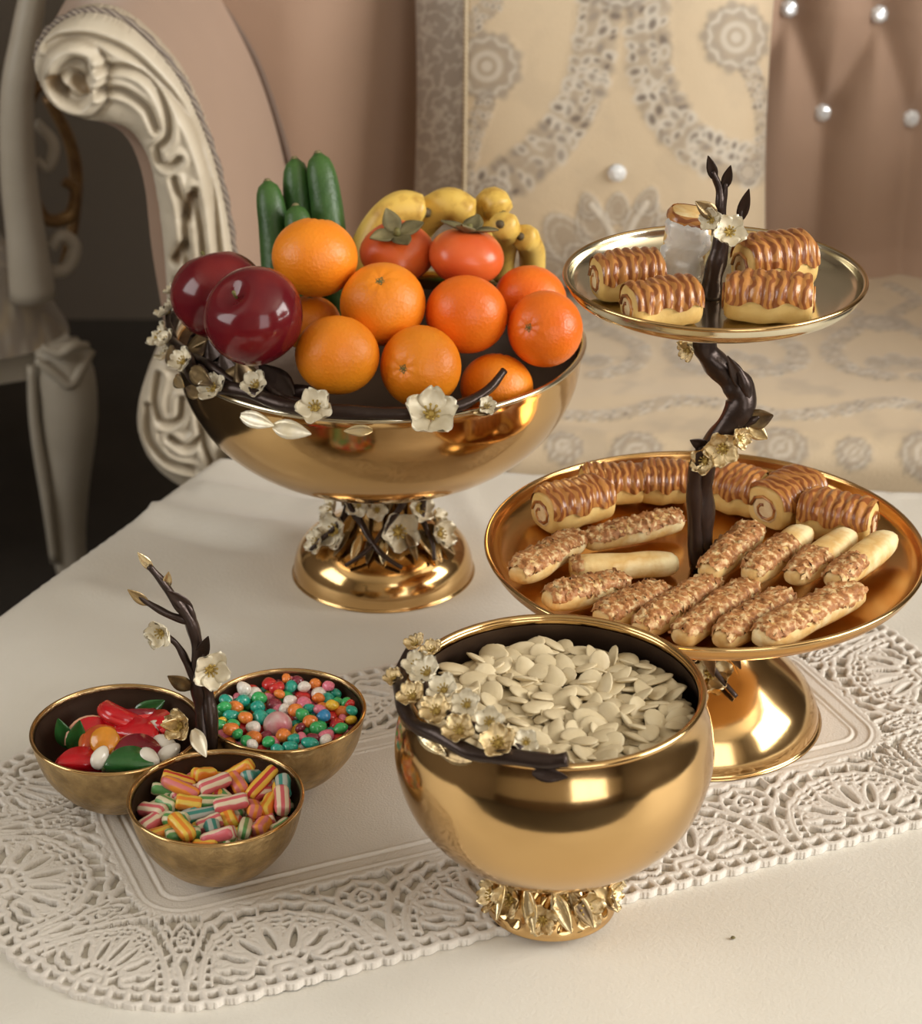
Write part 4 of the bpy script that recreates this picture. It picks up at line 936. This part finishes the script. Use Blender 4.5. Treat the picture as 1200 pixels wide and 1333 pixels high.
    for dx, dy, z, rot, lb in ((-.007, -.031, .0515, (.9, -.5, 1.2), 'white almond candy at the front rim below the amber disc'), (.026, .010, .049, (.2, .1, .1), 'white almond candy at the back, toward the twig'), (.032, -.008, .048, (.3, .2, -.3), 'white almond candy lying nearest the twig base'), (.036, -.018, .047, (.2, -.4, .6), 'pinkish white almond candy below the one nearest the twig'), (.024, -.027, .049, (.3, .3, -.6), 'white almond candy tucked beside the dark green slice')):
        put('almond_candy', alm, white, dx, dy, z, rot, lb, 'almond candies in the left bowl')
jellies()

# ------------------------------------------------------------------ embroidery painter
CREAM, GREY, WHITE, DARK, TAUPE = (.56, .445, .30), (.27, .225, .18), (.60, .54, .45), (.14, .105, .08), (.38, .305, .22)
def roundel(C, Hh, a, b, x, y, r, sq=1., k_=.75):
    m = (np.abs(a - x) < 1.4 * r) & (np.abs(b - y) < 1.4 * r * sq)
    if not m.any(): return C, Hh
    C = C.copy(); Hh = Hh.copy(); A_, B_, c = a[m], b[m], C[m]
    d = np.hypot(A_ - x, (B_ - y) / sq); th = np.arctan2((B_ - y) / sq, A_ - x)
    c = mix(c, GREY, edge(d + .10 * r * np.cos(9 * th), r, r * .2) * k_); c = mix(c, WHITE, edge(np.abs(d - r * .80 - .06 * r * np.cos(9 * th)), r * .06, r * .10) * k_)
    for k in range(9):
        t = 2 * PI * k / 9; c = mix(c, DARK, edge(np.hypot(A_ - x - r * .93 * math.cos(t), (B_ - y) / sq - r * .93 * math.sin(t)), r * .10, r * .12) * .6 * k_)
    c = mix(c, TAUPE, edge(d + .08 * r * np.cos(5 * th), r * .58, r * .15)); c = mix(c, WHITE, edge(np.abs(d - r * .38), r * .08, r * .12) * k_); c = mix(c, WHITE, edge(d, r * .16, r * .1) * k_)
    C[m] = c; Hh[m] += .0012 * edge(d, r, r * .3)
    return C, Hh
def motif_line(C, Hh, a, b, P, w, n, seed, side=GREY, dots=True):
    L = smooth_line(P, 10); m = (a > L[:, 0].min() - 2 * w) & (a < L[:, 0].max() + 2 * w) & (b > L[:, 1].min() - 2 * w) & (b < L[:, 1].max() + 2 * w)
    C = C.copy(); Hh = Hh.copy(); A_, B_, c, h = a[m], b[m], C[m], Hh[m]
    d = seg_dist(A_, B_, [L.tolist()])
    c = mix(c, side, edge(d + .0016 * np.sin(A_ * 900) * np.sin(B_ * 820), w, w * .35) * .5); h = h + .0010 * edge(d, w, w * .6)
    r = random.Random(seed); idx = np.linspace(0, len(L) - 1, n); T = np.gradient(L, axis=0)
    for k, i in enumerate(idx):
        i = int(i); p = L[i]; t = T[i] / (np.linalg.norm(T[i]) + 1e-9); nn = np.array([-t[1], t[0]])
        for s in (-.9, -.3, .3, .9):
            q = p + nn * s * w * .85 + t * r.uniform(-.4, .4) * w; rr = w * r.uniform(.14, .27)
            j = np.nonzero((np.abs(A_ - q[0]) < 3 * rr) & (np.abs(B_ - q[1]) < 3 * rr))[0]
            if not len(j): continue
            ang = r.uniform(0, PI); u = (A_[j] - q[0]) * math.cos(ang) + (B_[j] - q[1]) * math.sin(ang); v = -(A_[j] - q[0]) * math.sin(ang) + (B_[j] - q[1]) * math.cos(ang)
            dd = np.hypot(u * .75, v * 1.2)
            cc = mix(c[j], r.choice((WHITE, WHITE, TAUPE)), edge(dd, rr * 1.5, rr * .8) * .75); c[j] = mix(cc, r.choice((GREY, DARK, GREY, TAUPE)), edge(dd, rr * .8, rr * .6) * .88)
    C[m] = c; Hh[m] = h
    return C, Hh
def scale_lobe(C, Hh, a, b, x, y, r, rot):
    m = (np.abs(a - x) < 2.2 * r) & (np.abs(b - y) < 2.2 * r)
    if not m.any(): return C, Hh
    C = C.copy(); Hh = Hh.copy(); A_, B_, k = a[m], b[m], C[m]
    c, s = math.cos(rot), math.sin(rot); u = (A_ - x) * c + (B_ - y) * s; v = -(A_ - x) * s + (B_ - y) * c
    d = np.hypot(u * .8, v * (1.1 + .25 * u / r)) + .05 * r * np.sin(A_ * 700) * np.sin(B_ * 640)
    k = mix(k, GREY, edge(d, r, r * .2) * .6); k = mix(k, WHITE, edge(np.abs(d - r * .86), r * .06, r * .1) * .7); k = mix(k, TAUPE, edge(d, r * .55, r * .2) * .8); k = mix(k, WHITE, edge(np.abs(d - r * .5), r * .05, r * .08) * .4)
    C[m] = k; Hh[m] += .001 * edge(d, r, r * .3)
    return C, Hh

# ------------------------------------------------------------------ sofa
SEATZ = -.012; BACKY = 2.335
def sofa():
    t = thing('sofa', 'mauve velvet sofa with carved cream arm and embroidered seat', 'sofa', (.35, 2.15, FLOOR))
    base = np.array(t.location)
    # ---- carved arm front, a relief with real depth
    OUT = smooth_line([(-.367, .323), (-.361, .344), (-.344, .360), (-.321, .368), (-.295, .363), (-.270, .343), (-.245, .310), (-.228, .269), (-.216, .227), (-.208, .177), (-.205, .134), (-.207, .090), (-.212, .045), (-.216, -.001), (-.214, -.040), (-.225, -.074), (-.259, -.074), (-.286, -.052), (-.299, -.017), (-.295, .018), (-.283, .048), (-.270, .078), (-.265, .104), (-.265, .156), (-.268, .206), (-.274, .244), (-.289, .270), (-.311, .277), (-.334, .280), (-.358, .297)], 5, True)
    ridge = {'G1': [(-.309, .329), (-.285, .329), (-.266, .317), (-.254, .293), (-.253, .270), (-.264, .258)], 'G2': [(-.310, .309), (-.291, .309), (-.271, .295), (-.263, .276)],
             'outer': [(-.354, .346), (-.341, .353), (-.315, .355), (-.283, .341), (-.256, .313), (-.237, .284), (-.226, .253), (-.219, .220), (-.216, .177), (-.215, .134), (-.219, .090)],
             'curl': [(-.264, .258), (-.261, .245), (-.253, .242), (-.245, .248)], 'v1': [(-.233, .220), (-.229, .177), (-.229, .134), (-.234, .090), (-.238, .05)], 'v2': [(-.250, .230), (-.244, .199), (-.243, .148), (-.248, .097), (-.258, .06)],
             'low1': [(-.274, .045), (-.279, .018), (-.273, -.001), (-.258, .003), (-.254, .022)], 'low2': [(-.286, .014), (-.286, -.017), (-.271, -.040), (-.247, -.048)], 'low3': [(-.267, -.017), (-.253, -.026), (-.240, -.017)], 'low4': [(-.232, .075), (-.238, .029), (-.237, -.017), (-.229, -.048)]}
    vol = smooth_line([(-.312, .303), (-.325, .291), (-.343, .295), (-.353, .311), (-.348, .333), (-.330, .344), (-.313, .338), (-.311, .320), (-.324, .311), (-.336, .318)], 6)
    slits = [[(-.237, .214), (-.241, .195)], [(-.246, .168), (-.253, .154)], [(-.252, .134), (-.257, .116)]]
    eyes = [[(-.350, .318), (-.341, .309)], [(-.328, .318), (-.322, .311)]]
    OUTL = [tuple(p) for p in OUT]
    x, z, S, Q, B = field_patch(-.375, -.195, -.085, .375, .0017, lambda X, Y: poly_sdf(X, Y, OUTL))
    gl = [smooth_line(v, 6).tolist() for v in ridge.values()]
    dg = seg_dist(x, z, gl); dv = seg_dist(x, z, [vol.tolist()]); ds = seg_dist(x, z, slits); de = seg_dist(x, z, eyes)
    h = .020 * np.sqrt(np.clip(1 - (1 - np.clip(S / .02, 0, 1)) ** 2, 0, 1))
    h -= .0060 * np.exp(-(dg / .0030) ** 2); h += .0040 * np.exp(-((dg - .0065) / .0035) ** 2)
    h += .0100 * np.exp(-(dv / .0055) ** 2) - .0050 * np.exp(-((dv - .009) / .003) ** 2)
    h -= .012 * np.exp(-(ds / .0045) ** 2); h -= .013 * np.exp(-(de / .006) ** 2)
    h += .0012 * vnoise(x, z, 130, 8)
    Y = 1.952 - h
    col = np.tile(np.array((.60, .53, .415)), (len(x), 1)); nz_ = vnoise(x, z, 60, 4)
    col = mix(col, (.36, .29, .20), edge(dg, .0022, .003) * .8); col = mix(col, (.20, .13, .07), edge(ds, .004, .003)); col = mix(col, (.22, .12, .035), edge(de, .0055, .003))  # grooves, slits and volute eyes coloured a darker brown
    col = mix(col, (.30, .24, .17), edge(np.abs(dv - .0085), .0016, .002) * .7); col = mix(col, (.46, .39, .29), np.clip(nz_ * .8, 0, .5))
    n = len(x); bu = np.unique(B); re = np.full(n, -1); re[bu] = n + np.arange(len(bu))
    V = np.concatenate([np.stack([x, Y, z], -1), np.stack([x[bu], np.full(len(bu), 2.0), z[bu]], -1)]); SK = np.stack([B[:, 1], B[:, 0], re[B[:, 0]], re[B[:, 1]]], -1)
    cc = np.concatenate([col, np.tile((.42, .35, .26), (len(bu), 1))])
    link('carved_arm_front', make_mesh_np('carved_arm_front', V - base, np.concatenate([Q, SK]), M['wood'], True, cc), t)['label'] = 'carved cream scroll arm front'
    # braided trim along the outer edge of the carving
    e = [(p[0] + .0, 1.966, p[1]) for p in OUT[0:70]]
    e = [(x_ + nx, y_, z_ + nz) for (x_, y_, z_), nx, nz in zip(e, np.gradient([q[2] for q in e]) * 0, np.gradient([q[0] for q in e]) * 0)]
    cen = np.array([-.30, 0, .25])
    e = [np.array(q) + (np.array(q) - cen) / np.linalg.norm(np.array(q) - cen) * .004 for q in e]
    L = np.array(e); R = .0042 * (1 + .22 * np.sin(np.arange(len(L)) * 2.1))
    part(t, 'braided_trim', G().add(*tube(L, R, 8)), M['gimp'])
    # ---- upholstered arm behind the carving
    prof = smooth_line([(-.335, .277), (-.358, .297), (-.366, .322), (-.361, .342), (-.344, .357), (-.321, .364), (-.295, .359), (-.270, .340), (-.245, .307), (-.228, .266), (-.216, .224), (-.208, .175), (-.204, .120), (-.202, .050), (-.200, -.02), (-.200, -.07)], 5)
    inner = smooth_line([(-.262, -.07), (-.268, .05), (-.278, .15), (-.282, .22), (-.298, .262), (-.335, .277)], 5)[:-1]
    P = np.concatenate([prof, inner]); ny = 22; V = []; m = len(P)
    for j in range(ny):
        s = j / (ny - 1); y = 1.968 + s * .46; fl = .045 * s ** 1.3; e_ = .996 if j == 0 else 1 + .012 * math.sin(PI * s)
        c = np.array([-.285, .16])
        for p in P:
            q = c + (p - c) * e_; V.append((q[0] + fl * min(1, max(0, (.34 - q[1]) / .22)), y, q[1] + .004 * math.sin(PI * s)))
    F = [(j * m + i, j * m + (i + 1) % m, (j + 1) * m + (i + 1) % m, (j + 1) * m + i) for j in range(ny - 1) for i in range(m)] + [tuple(range(m - 1, -1, -1)), tuple((ny - 1) * m + i for i in range(m))]
    part(t, 'arm', G().add(V, F), M['mauve'])
    sm = [(-.262, .332), (-.231, .290), (-.206, .244), (-.188, .188), (-.1735, .122), (-.169, .05), (-.166, -.01)]
    part(t, 'piping', G().add(*tube(smooth_line([(a + .001, 2.270, b) for a, b in sm], 8), .0032, 8)), M['piping'])
    # the unseen right arm mirrors the left one, added to shade the tufted back
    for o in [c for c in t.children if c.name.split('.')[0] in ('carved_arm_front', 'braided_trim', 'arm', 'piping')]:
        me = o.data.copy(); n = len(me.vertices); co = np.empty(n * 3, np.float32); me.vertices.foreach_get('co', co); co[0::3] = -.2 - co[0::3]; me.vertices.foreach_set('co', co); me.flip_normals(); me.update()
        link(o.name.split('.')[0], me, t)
    # ---- back with diamond tufting
    xs = np.arange(-.265, .766, .005); zs = np.arange(-.06, .62, .005); X, Z = np.meshgrid(xs, zs)
    bt = []
    for r_ in range(-1, 5):
        for c_ in range(-3, 11):
            bx = .338 + .0935 * c_ + (.0415 if r_ % 2 else 0); bz = .275 - .011 * (c_ if r_ >= 0 else c_) * .0 + (.109 * r_)
            bt.append((bx, bz - .006 * (c_ % 2), r_, c_))
    bt = [b for b in bt if .20 < b[0] < .60 and .12 < b[1] < .60]
    lines = []
    for i, a in enumerate(bt):
        for b in bt:
            if b[2] == a[2] + 1 and abs(b[0] - a[0]) < .06: lines.append([(a[0], a[1]), (b[0], b[1])])
        if a[2] == -1: lines.append([(a[0], a[1]), (a[0] - .004, -.06)])
    dl = seg_dist(X, Z, lines); db = np.full(X.shape, 9.)
    for b in bt: db = np.minimum(db, np.hypot(X - b[0], Z - b[1]))
    bulge = .018 * (1 - np.exp(-(dl / .020) ** 1.3)) + .010 * (1 - np.exp(-(db / .022) ** 2)) - .010
    bulge = np.where(X < .27, bulge * np.clip((X - .16) / .11, 0, 1) + .016 * np.clip((.27 - X) / .11, 0, 1), bulge)
    cv = np.clip((-.03 - np.minimum(X, .5 - X)) / .15, 0, 1); cv = cv * cv * (3 - 2 * cv)
    Yb = BACKY + .012 - bulge + .10 * np.clip(Z, 0, 1) ** 1.2 * .45 - (.058 + .12 * np.clip(Z, 0, 1) ** 1.2 * .45) * cv
    Yb = Yb - .03 * np.clip((.02 - Z) / .06, 0, 1)
    Vb = np.stack([X, Yb, Z], -1).reshape(-1, 3); nb = len(Vb)
    q = gridq(len(xs), len(zs))
    link('back', make_mesh_np('back', Vb - base, q, M['mauve']), t)
    part(t, 'back_frame', G().add(*box(-.265, .765, BACKY + .095, BACKY + .16, FLOOR + .12, .62)), M['wood_plain'], False)
    cr = []
    for k in range(4): cr.append([(.0085 * f * math.cos(2 * PI * i / 8 + .2 * k), .0085 * f * math.sin(2 * PI * i / 8 + .2 * k), zz) for i in range(8) for f, zz in [((.75, 0), (1, .003), (.75, .0065), (.4, .0085))[k]]])
    Vc = np.array(sum(cr, [])); Fc = [(k * 8 + i, k * 8 + (i + 1) % 8, k * 8 + 8 + (i + 1) % 8, k * 8 + 8 + i) for k in range(3) for i in range(8)] + [tuple(range(24, 32)), tuple(range(7, -1, -1))]
    cm = make_mesh('crystal_button', Vc, Fc, M['crystal'], False)
    for bx, bz, r_, c_ in bt:
        i = int(np.argmin(np.abs(zs - bz))); j = int(np.argmin(np.abs(xs - bx)))
        o = link('crystal_button', cm, t, Vector((bx, Yb[i, j] - .001, bz)) - t.location, (PI / 2 - .1, 0, 0)); o.scale = (1.15,) * 3
    # ---- embroidered seat
    xs = np.arange(-.20, .70, .0036); s = np.arange(0, .66, .0036)
    y0 = 1.905; r0 = .03
    def seat_pt(sv):
        yy = np.where(sv < .13, y0, np.where(sv < .13 + r0 * PI / 2, y0 + r0 - r0 * np.cos((sv - .13) / r0), y0 + r0 + (sv - .13 - r0 * PI / 2)))
        zz = np.where(sv < .13, SEATZ - r0 - (.13 - sv), np.where(sv < .13 + r0 * PI / 2, SEATZ - r0 + r0 * np.sin((sv - .13) / r0), SEATZ)); return yy, zz
    X, Sg = np.meshgrid(xs, s); Yy, Zz = seat_pt(Sg)
    C = np.tile(np.array(CREAM) * .98, X.shape + (1,)); Hh = np.zeros(X.shape)
    r = random.Random(5)
    for yy in (.152, .60):
        for k in range(18):
            px = -.17 + k * .066; C, Hh = roundel(C, Hh, X, Sg, px, yy + .004 * math.sin(k * 2), .024 if k % 2 else .017)
    L1 = [(-.2 + i * .05, .215 + .014 * math.sin(i * 1.7)) for i in range(30)]; C, Hh = motif_line(C, Hh, X, Sg, L1, .010, 130, 3)
    for k in range(9):
        px = -.10 + .155 * k
        C, Hh = roundel(C, Hh, X, Sg, px + .06, .43, .030, .8)
        for sg in (-1, 1):
            C, Hh = motif_line(C, Hh, X, Sg, [(px + .06 + sg * .03, .41), (px + .06 + sg * .06, .36), (px + .06 + sg * .05, .31), (px + .06 + sg * .015, .29)], .011, 12, k * 2 + sg)
            C, Hh = motif_line(C, Hh, X, Sg, [(px + .06 + sg * .02, .46), (px + .06 + sg * .05, .50), (px + .06 + sg * .03, .54)], .009, 8, k * 3 + sg)
        for j in range(3): C, Hh = scale_lobe(C, Hh, X, Sg, px + .06 + (j - 1) * .02, .335 - .01 * abs(j - 1), .013, PI / 2)
    wf = np.clip(vnoise(X, Sg, 55, 12) * 1.2 - .15, 0, .6); C = mix(C, GREY, wf * .55)
    dome = .010 * np.sin(np.clip((X + .2) / .9, 0, 1) * PI) * np.clip((Sg - .16) / .08, 0, 1)
    Zz = Zz + dome + Hh * (Sg > .13) + .002 * vnoise(X, Sg, 20, 6) * (Sg > .14)
    V = np.stack([X, Yy, Zz], -1).reshape(-1, 3)
    link('seat_cushion', make_mesh_np('seat_cushion', V - base, gridq(len(xs), len(s)), M['brocade'], True, C.reshape(-1, 3)), t)['label'] = 'embroidered cream and grey seat'
    part(t, 'seat_rail', G().add(*box(-.26, .76, 1.93, 2.40, FLOOR + .20, SEATZ - .135)), M['wood_plain'], False)
    for lx, ly in ((-.24, 1.96), (.74, 1.96), (-.24, 2.38), (.74, 2.38)):
        part(t, 'leg', G().add(*tube(smooth_line([(lx, ly, FLOOR + .0), (lx, ly, FLOOR + .06), (lx + .01, ly, FLOOR + .14), (lx, ly, FLOOR + .21)], 5), [.012, .014, .024, .034], 12)), M['wood_plain'])
sofa()

# ------------------------------------------------------------------ cushion
def cushion():
    w, hgt, T = .186, .215, .060; n = 260
    u = np.linspace(-1, 1, n); v = np.linspace(-1, 1, n); U, Vv = np.meshgrid(u, v)
    e = (1 - np.abs(U) ** 3.2).clip(0) ** .62 * (1 - np.abs(Vv) ** 3.2).clip(0) ** .62
    pin = 1 - .055 * (1 - U ** 2) * np.abs(Vv) ** 3; pin2 = 1 - .05 * (1 - Vv ** 2) * np.abs(U) ** 3
    A = U * w * pin2; Bz = Vv * hgt * pin
    a = A - .027; b = Bz + hgt                        # motif axis and height above the lower edge
    C = np.tile(np.array(CREAM) * 1.04, A.shape + (1,)); Hh = np.zeros(A.shape)
    K = .00078
    px = lambda x, y: ((x - 800) * K, (350 - y) * K)
    for P, sd in (([px(775, -60), px(765, 30), px(740, 105), px(690, 165), px(610, 220)], 1), ([px(830, -60), px(836, 30), px(858, 95), px(905, 145), px(975, 168)], 2)):
        C, Hh = motif_line(C, Hh, a, b, P, .0205, 34, sd)
    for x, y, r in ((632, 42, .034), (945, 0, .034), (640, 215, .020), (610, 225, .016), (968, 175, .012), (700, 300, .022), (900, 310, .020), (800, -70, .03)): C, Hh = roundel(C, Hh, a, b, *px(x, y), r)
    for P, sd in (([px(632, 85), px(610, 150), px(600, 215)], 7), ([px(965, 40), px(985, 90), px(990, 160)], 8), ([px(560, -60), px(600, -10), px(640, -40)], 9)): C, Hh = motif_line(C, Hh, a, b, P, .010, 12, sd)
    for x, y, r, rot in ((735, 265, .024, 2.2), (770, 245, .020, 1.9), (868, 255, .024, .8), (835, 240, .020, 1.1), (715, 310, .020, 2.7), (885, 300, .020, .4), (760, 300, .022, 2.3), (845, 295, .022, .9), (802, 290, .022, 1.57), (802, 225, .014, 1.57), (765, 222, .012, 1.9), (840, 215, .013, 1.2), (790, 330, .02, 1.57), (830, 335, .02, 1.3), (740, 335, .018, 2.)): C, Hh = scale_lobe(C, Hh, a, b, *px(x, y), r, rot)
    for P in ([px(805, 300), px(790, 250), px(768, 222)], [px(805, 300), px(820, 250), px(838, 218)]):
        d = seg_dist(a, b, [smooth_line(P, 8).tolist()]); C = mix(C, WHITE, edge(d, .003, .002)); Hh += .001 * edge(d, .003, .002)
    wf = np.clip(vnoise(a, b, 60, 21) - .1, 0, .5); C = mix(C, TAUPE, wf * .35)
    side = A < -.124                                  # patterned gusset left of the cord
    sc = mix(np.tile(np.array((.27, .225, .18)), A.shape + (1,)), (.40, .35, .29), edge(np.abs(vnoise(a, b, 170, 30)), .16, .12))
    C = np.where(side[..., None], sc, C)
    Tf = T * e + Hh * e
    tilt = .30; cx, cy, cz = .130, 2.240, .004
    c_, s_ = math.cos(tilt), math.sin(tilt); yaw = -.05
    def world(A, Bz, D):                              # D is depth toward the viewer
        z = (Bz + hgt) * c_ + D * s_; y = (Bz + hgt) * s_ * .55 - D * c_; x = A
        return np.stack([x * math.cos(yaw) - y * math.sin(yaw), y * math.cos(yaw) + x * math.sin(yaw), z], -1)
    Vf = world(A, Bz, Tf).reshape(-1, 3); Vr = world(A, Bz, -T * .55 * e).reshape(-1, 3); q = gridq(n, n)
    o = link('cushion', make_mesh_np('cushion', np.concatenate([Vf, Vr]), np.concatenate([q, q[:, ::-1] + n * n]), M['brocade'], True, np.concatenate([C.reshape(-1, 3)] * 2)), None, (cx, cy, cz))
    tag(o, 'large cream cushion with grey and white embroidery leaning on the sofa back', 'cushion')
    j = int(np.argmin(np.abs(u + .68))); L = world(A[:, j], Bz[:, j], Tf[:, j] + .002)[6:-6:4]
    link('cord', make_mesh('cord', *tube(L, .0022, 8), M['cord']), o)
    i = int(np.argmin(np.abs((v + 1) * hgt - (350 - 178) * K))); j = int(np.argmin(np.abs(u * w - .027))); p = world(A[i:i + 1, j], Bz[i:i + 1, j], Tf[i:i + 1, j])[0]
    g = []
    for f, zz in ((1, 0), (1.05, .003), (.75, .006), (.4, .0085)): g += [(.009 * f * math.cos(2 * PI * k / 10), -zz, .009 * f * math.sin(2 * PI * k / 10)) for k in range(10)]
    F = [(r * 10 + k, r * 10 + (k + 1) % 10, r * 10 + 10 + (k + 1) % 10, r * 10 + 10 + k) for r in range(3) for k in range(10)] + [tuple(range(30, 40))]
    link('crystal_brooch', make_mesh('crystal_brooch', np.array(g) + p, F, M['crystal'], False), o)['label'] = 'round crystal brooch'
cushion()

# ------------------------------------------------------------------ armchair at the far left
def armchair():
    t = thing('armchair', 'carved cream armchair with patterned seat behind the sofa arm', 'armchair', (-.455, 2.41, FLOOR)); t.rotation_euler = (0, 0, .42)
    cx = -.72
    # seat block with embroidered cloth
    w, d, h = .30, .29, .055; n = 70; u = np.linspace(-1, 1, n); U, W_ = np.meshgrid(u, u)
    rr = (np.abs(U) ** 8 + np.abs(W_) ** 8) ** (1 / 8); k = np.where(rr > 0, np.maximum(np.abs(U), np.abs(W_)) / np.maximum(rr, 1e-6), 1)
    X = cx + U * w * k; Y = 2.69 + W_ * d * k; m = np.maximum(np.abs(U), np.abs(W_)); Z = -.055 + .03 * (1 - m ** 4) - .065 * np.clip((m - .80) / .2, 0, 1) ** 1.5
    C = np.tile(np.array(CREAM) * .72, X.shape + (1,)); C = mix(C, GREY, edge(np.abs(vnoise(X, Y + Z, 90, 15)), .34, .15)); C = mix(C, WHITE, edge(np.abs(vnoise(X, Y + Z, 110, 17)), .06, .05) * .5)
    link('seat', make_mesh_np('seat', np.stack([X, Y, Z], -1).reshape(-1, 3) - np.array(t.location), gridq(n, n), M['brocade'], True, C.reshape(-1, 3)), t)
    part(t, 'seat_rail', G().add(*box(cx - .285, cx + .285, 2.415, 2.965, -.155, -.115)), M['wood_plain'], False)
    # carved knees and cabriole legs
    for sx, y in ((1, 2.41), (-1, 2.41), (1, 2.95), (-1, 2.95)):
        x = cx + sx * .265; f = -1 if y < 2.6 else 1
        P = smooth_line([(x, y, -.115), (x + sx * .006, y + f * .010, -.16), (x + sx * .004, y + f * .010, -.22), (x - sx * .002, y, -.30), (x - sx * .004, y - f * .004, -.38), (x + sx * .004, y + f * .006, -.44), (x + sx * .006, y + f * .010, FLOOR)], 6)
        lg = part(t, 'leg', G().add(*tube(P, [.026, .034, .033, .028, .023, .019, .018, .022], 16)), M['wood_plain'])
        if sx > 0 and f < 0:
            for q in ([(x - .030, y - .028, -.120), (x - .014, y - .036, -.135), (x + .002, y - .040, -.150), (x + .018, y - .034, -.135), (x + .034, y - .024, -.120)],
                      [(x - .024, y - .030, -.105), (x - .006, y - .038, -.112), (x + .010, y - .038, -.106), (x + .028, y - .028, -.112)],
                      [(x - .034, y - .016, -.130), (x - .036, y - .018, -.20), (x - .030, y - .018, -.30), (x - .026, y - .012, -.38)]):
                part(t, 'knee_carving', G().add(*tube(smooth_line(q, 6), [.005, .007, .005], 8)), M['wood_plain'], parent=lg)
    # arm post and scroll ornaments
    part(t, 'arm_post', G().add(*tube(smooth_line([(-.436, 2.42, .34), (-.444, 2.42, .286), (-.456, 2.42, .237), (-.472, 2.42, .171), (-.478, 2.42, .085), (-.476, 2.42, .015), (-.474, 2.42, -.060)], 6), [.013, .014, .016, .018, .020, .022, .026], 16)), M['wood_plain'])
    part(t, 'arm_post', G().add(*tube(smooth_line([(cx - .28, 2.42, .34), (cx - .26, 2.42, .237), (cx - .245, 2.42, .085), (cx - .248, 2.42, -.060)], 6), [.013, .016, .020, .026], 16)), M['wood_plain'])
    for sx in (1, -1): part(t, 'arm_rest', G().add(*tube(smooth_line([(cx + sx * .29, 2.40, .335), (cx + sx * .285, 2.5, .36), (cx + sx * .27, 2.7, .35), (cx + sx * .25, 2.95, .36)], 6), [.018, .022, .022, .02], 12)), M['wood_plain'])
    part(t, 'backrest', G().add(*box(cx - .27, cx + .27, 2.95, 3.02, -.10, .60)), M['mauve'], False)
    for q, rad, mt in (([(-.448, 2.45, .130), (-.432, 2.44, .105), (-.440, 2.44, .080), (-.452, 2.44, .090)], .007, 'wood_plain'), ([(-.462, 2.45, .060), (-.448, 2.44, .022), (-.420, 2.44, .022), (-.412, 2.44, .050), (-.424, 2.44, .062)], .008, 'gilt_brown'),
                       ([(-.466, 2.44, .000), (-.455, 2.43, -.032), (-.432, 2.43, -.036), (-.420, 2.43, -.012), (-.434, 2.43, .004), (-.446, 2.43, -.010)], .0085, 'wood_plain'), ([(-.428, 2.47, .150), (-.408, 2.47, .102), (-.402, 2.47, .058), (-.412, 2.46, .005), (-.430, 2.45, -.041)], .008, 'gilt_brown'),
                       ([(-.458, 2.44, .150), (-.444, 2.44, .172), (-.428, 2.45, .165)], .007, 'gilt_brown')):
        part(t, 'scroll_ornament', G().add(*tube(smooth_line(q, 6), [rad * .8, rad, rad * .7], 9)), M[mt])
armchair()

# ------------------------------------------------------------------ stray crumb on the cloth
o = link('crumb', make_mesh('crumb', *ball(.0016, .0013, .0009, 8, 6, lambda V: V * (1 + .15 * np.sin(V[:, [1, 2, 0]] * 4000))), M['calyx']), None, (.167, 1.157, -.0050))
tag(o, 'tiny dark crumb lying on the tablecloth in front of the runner', 'crumb')
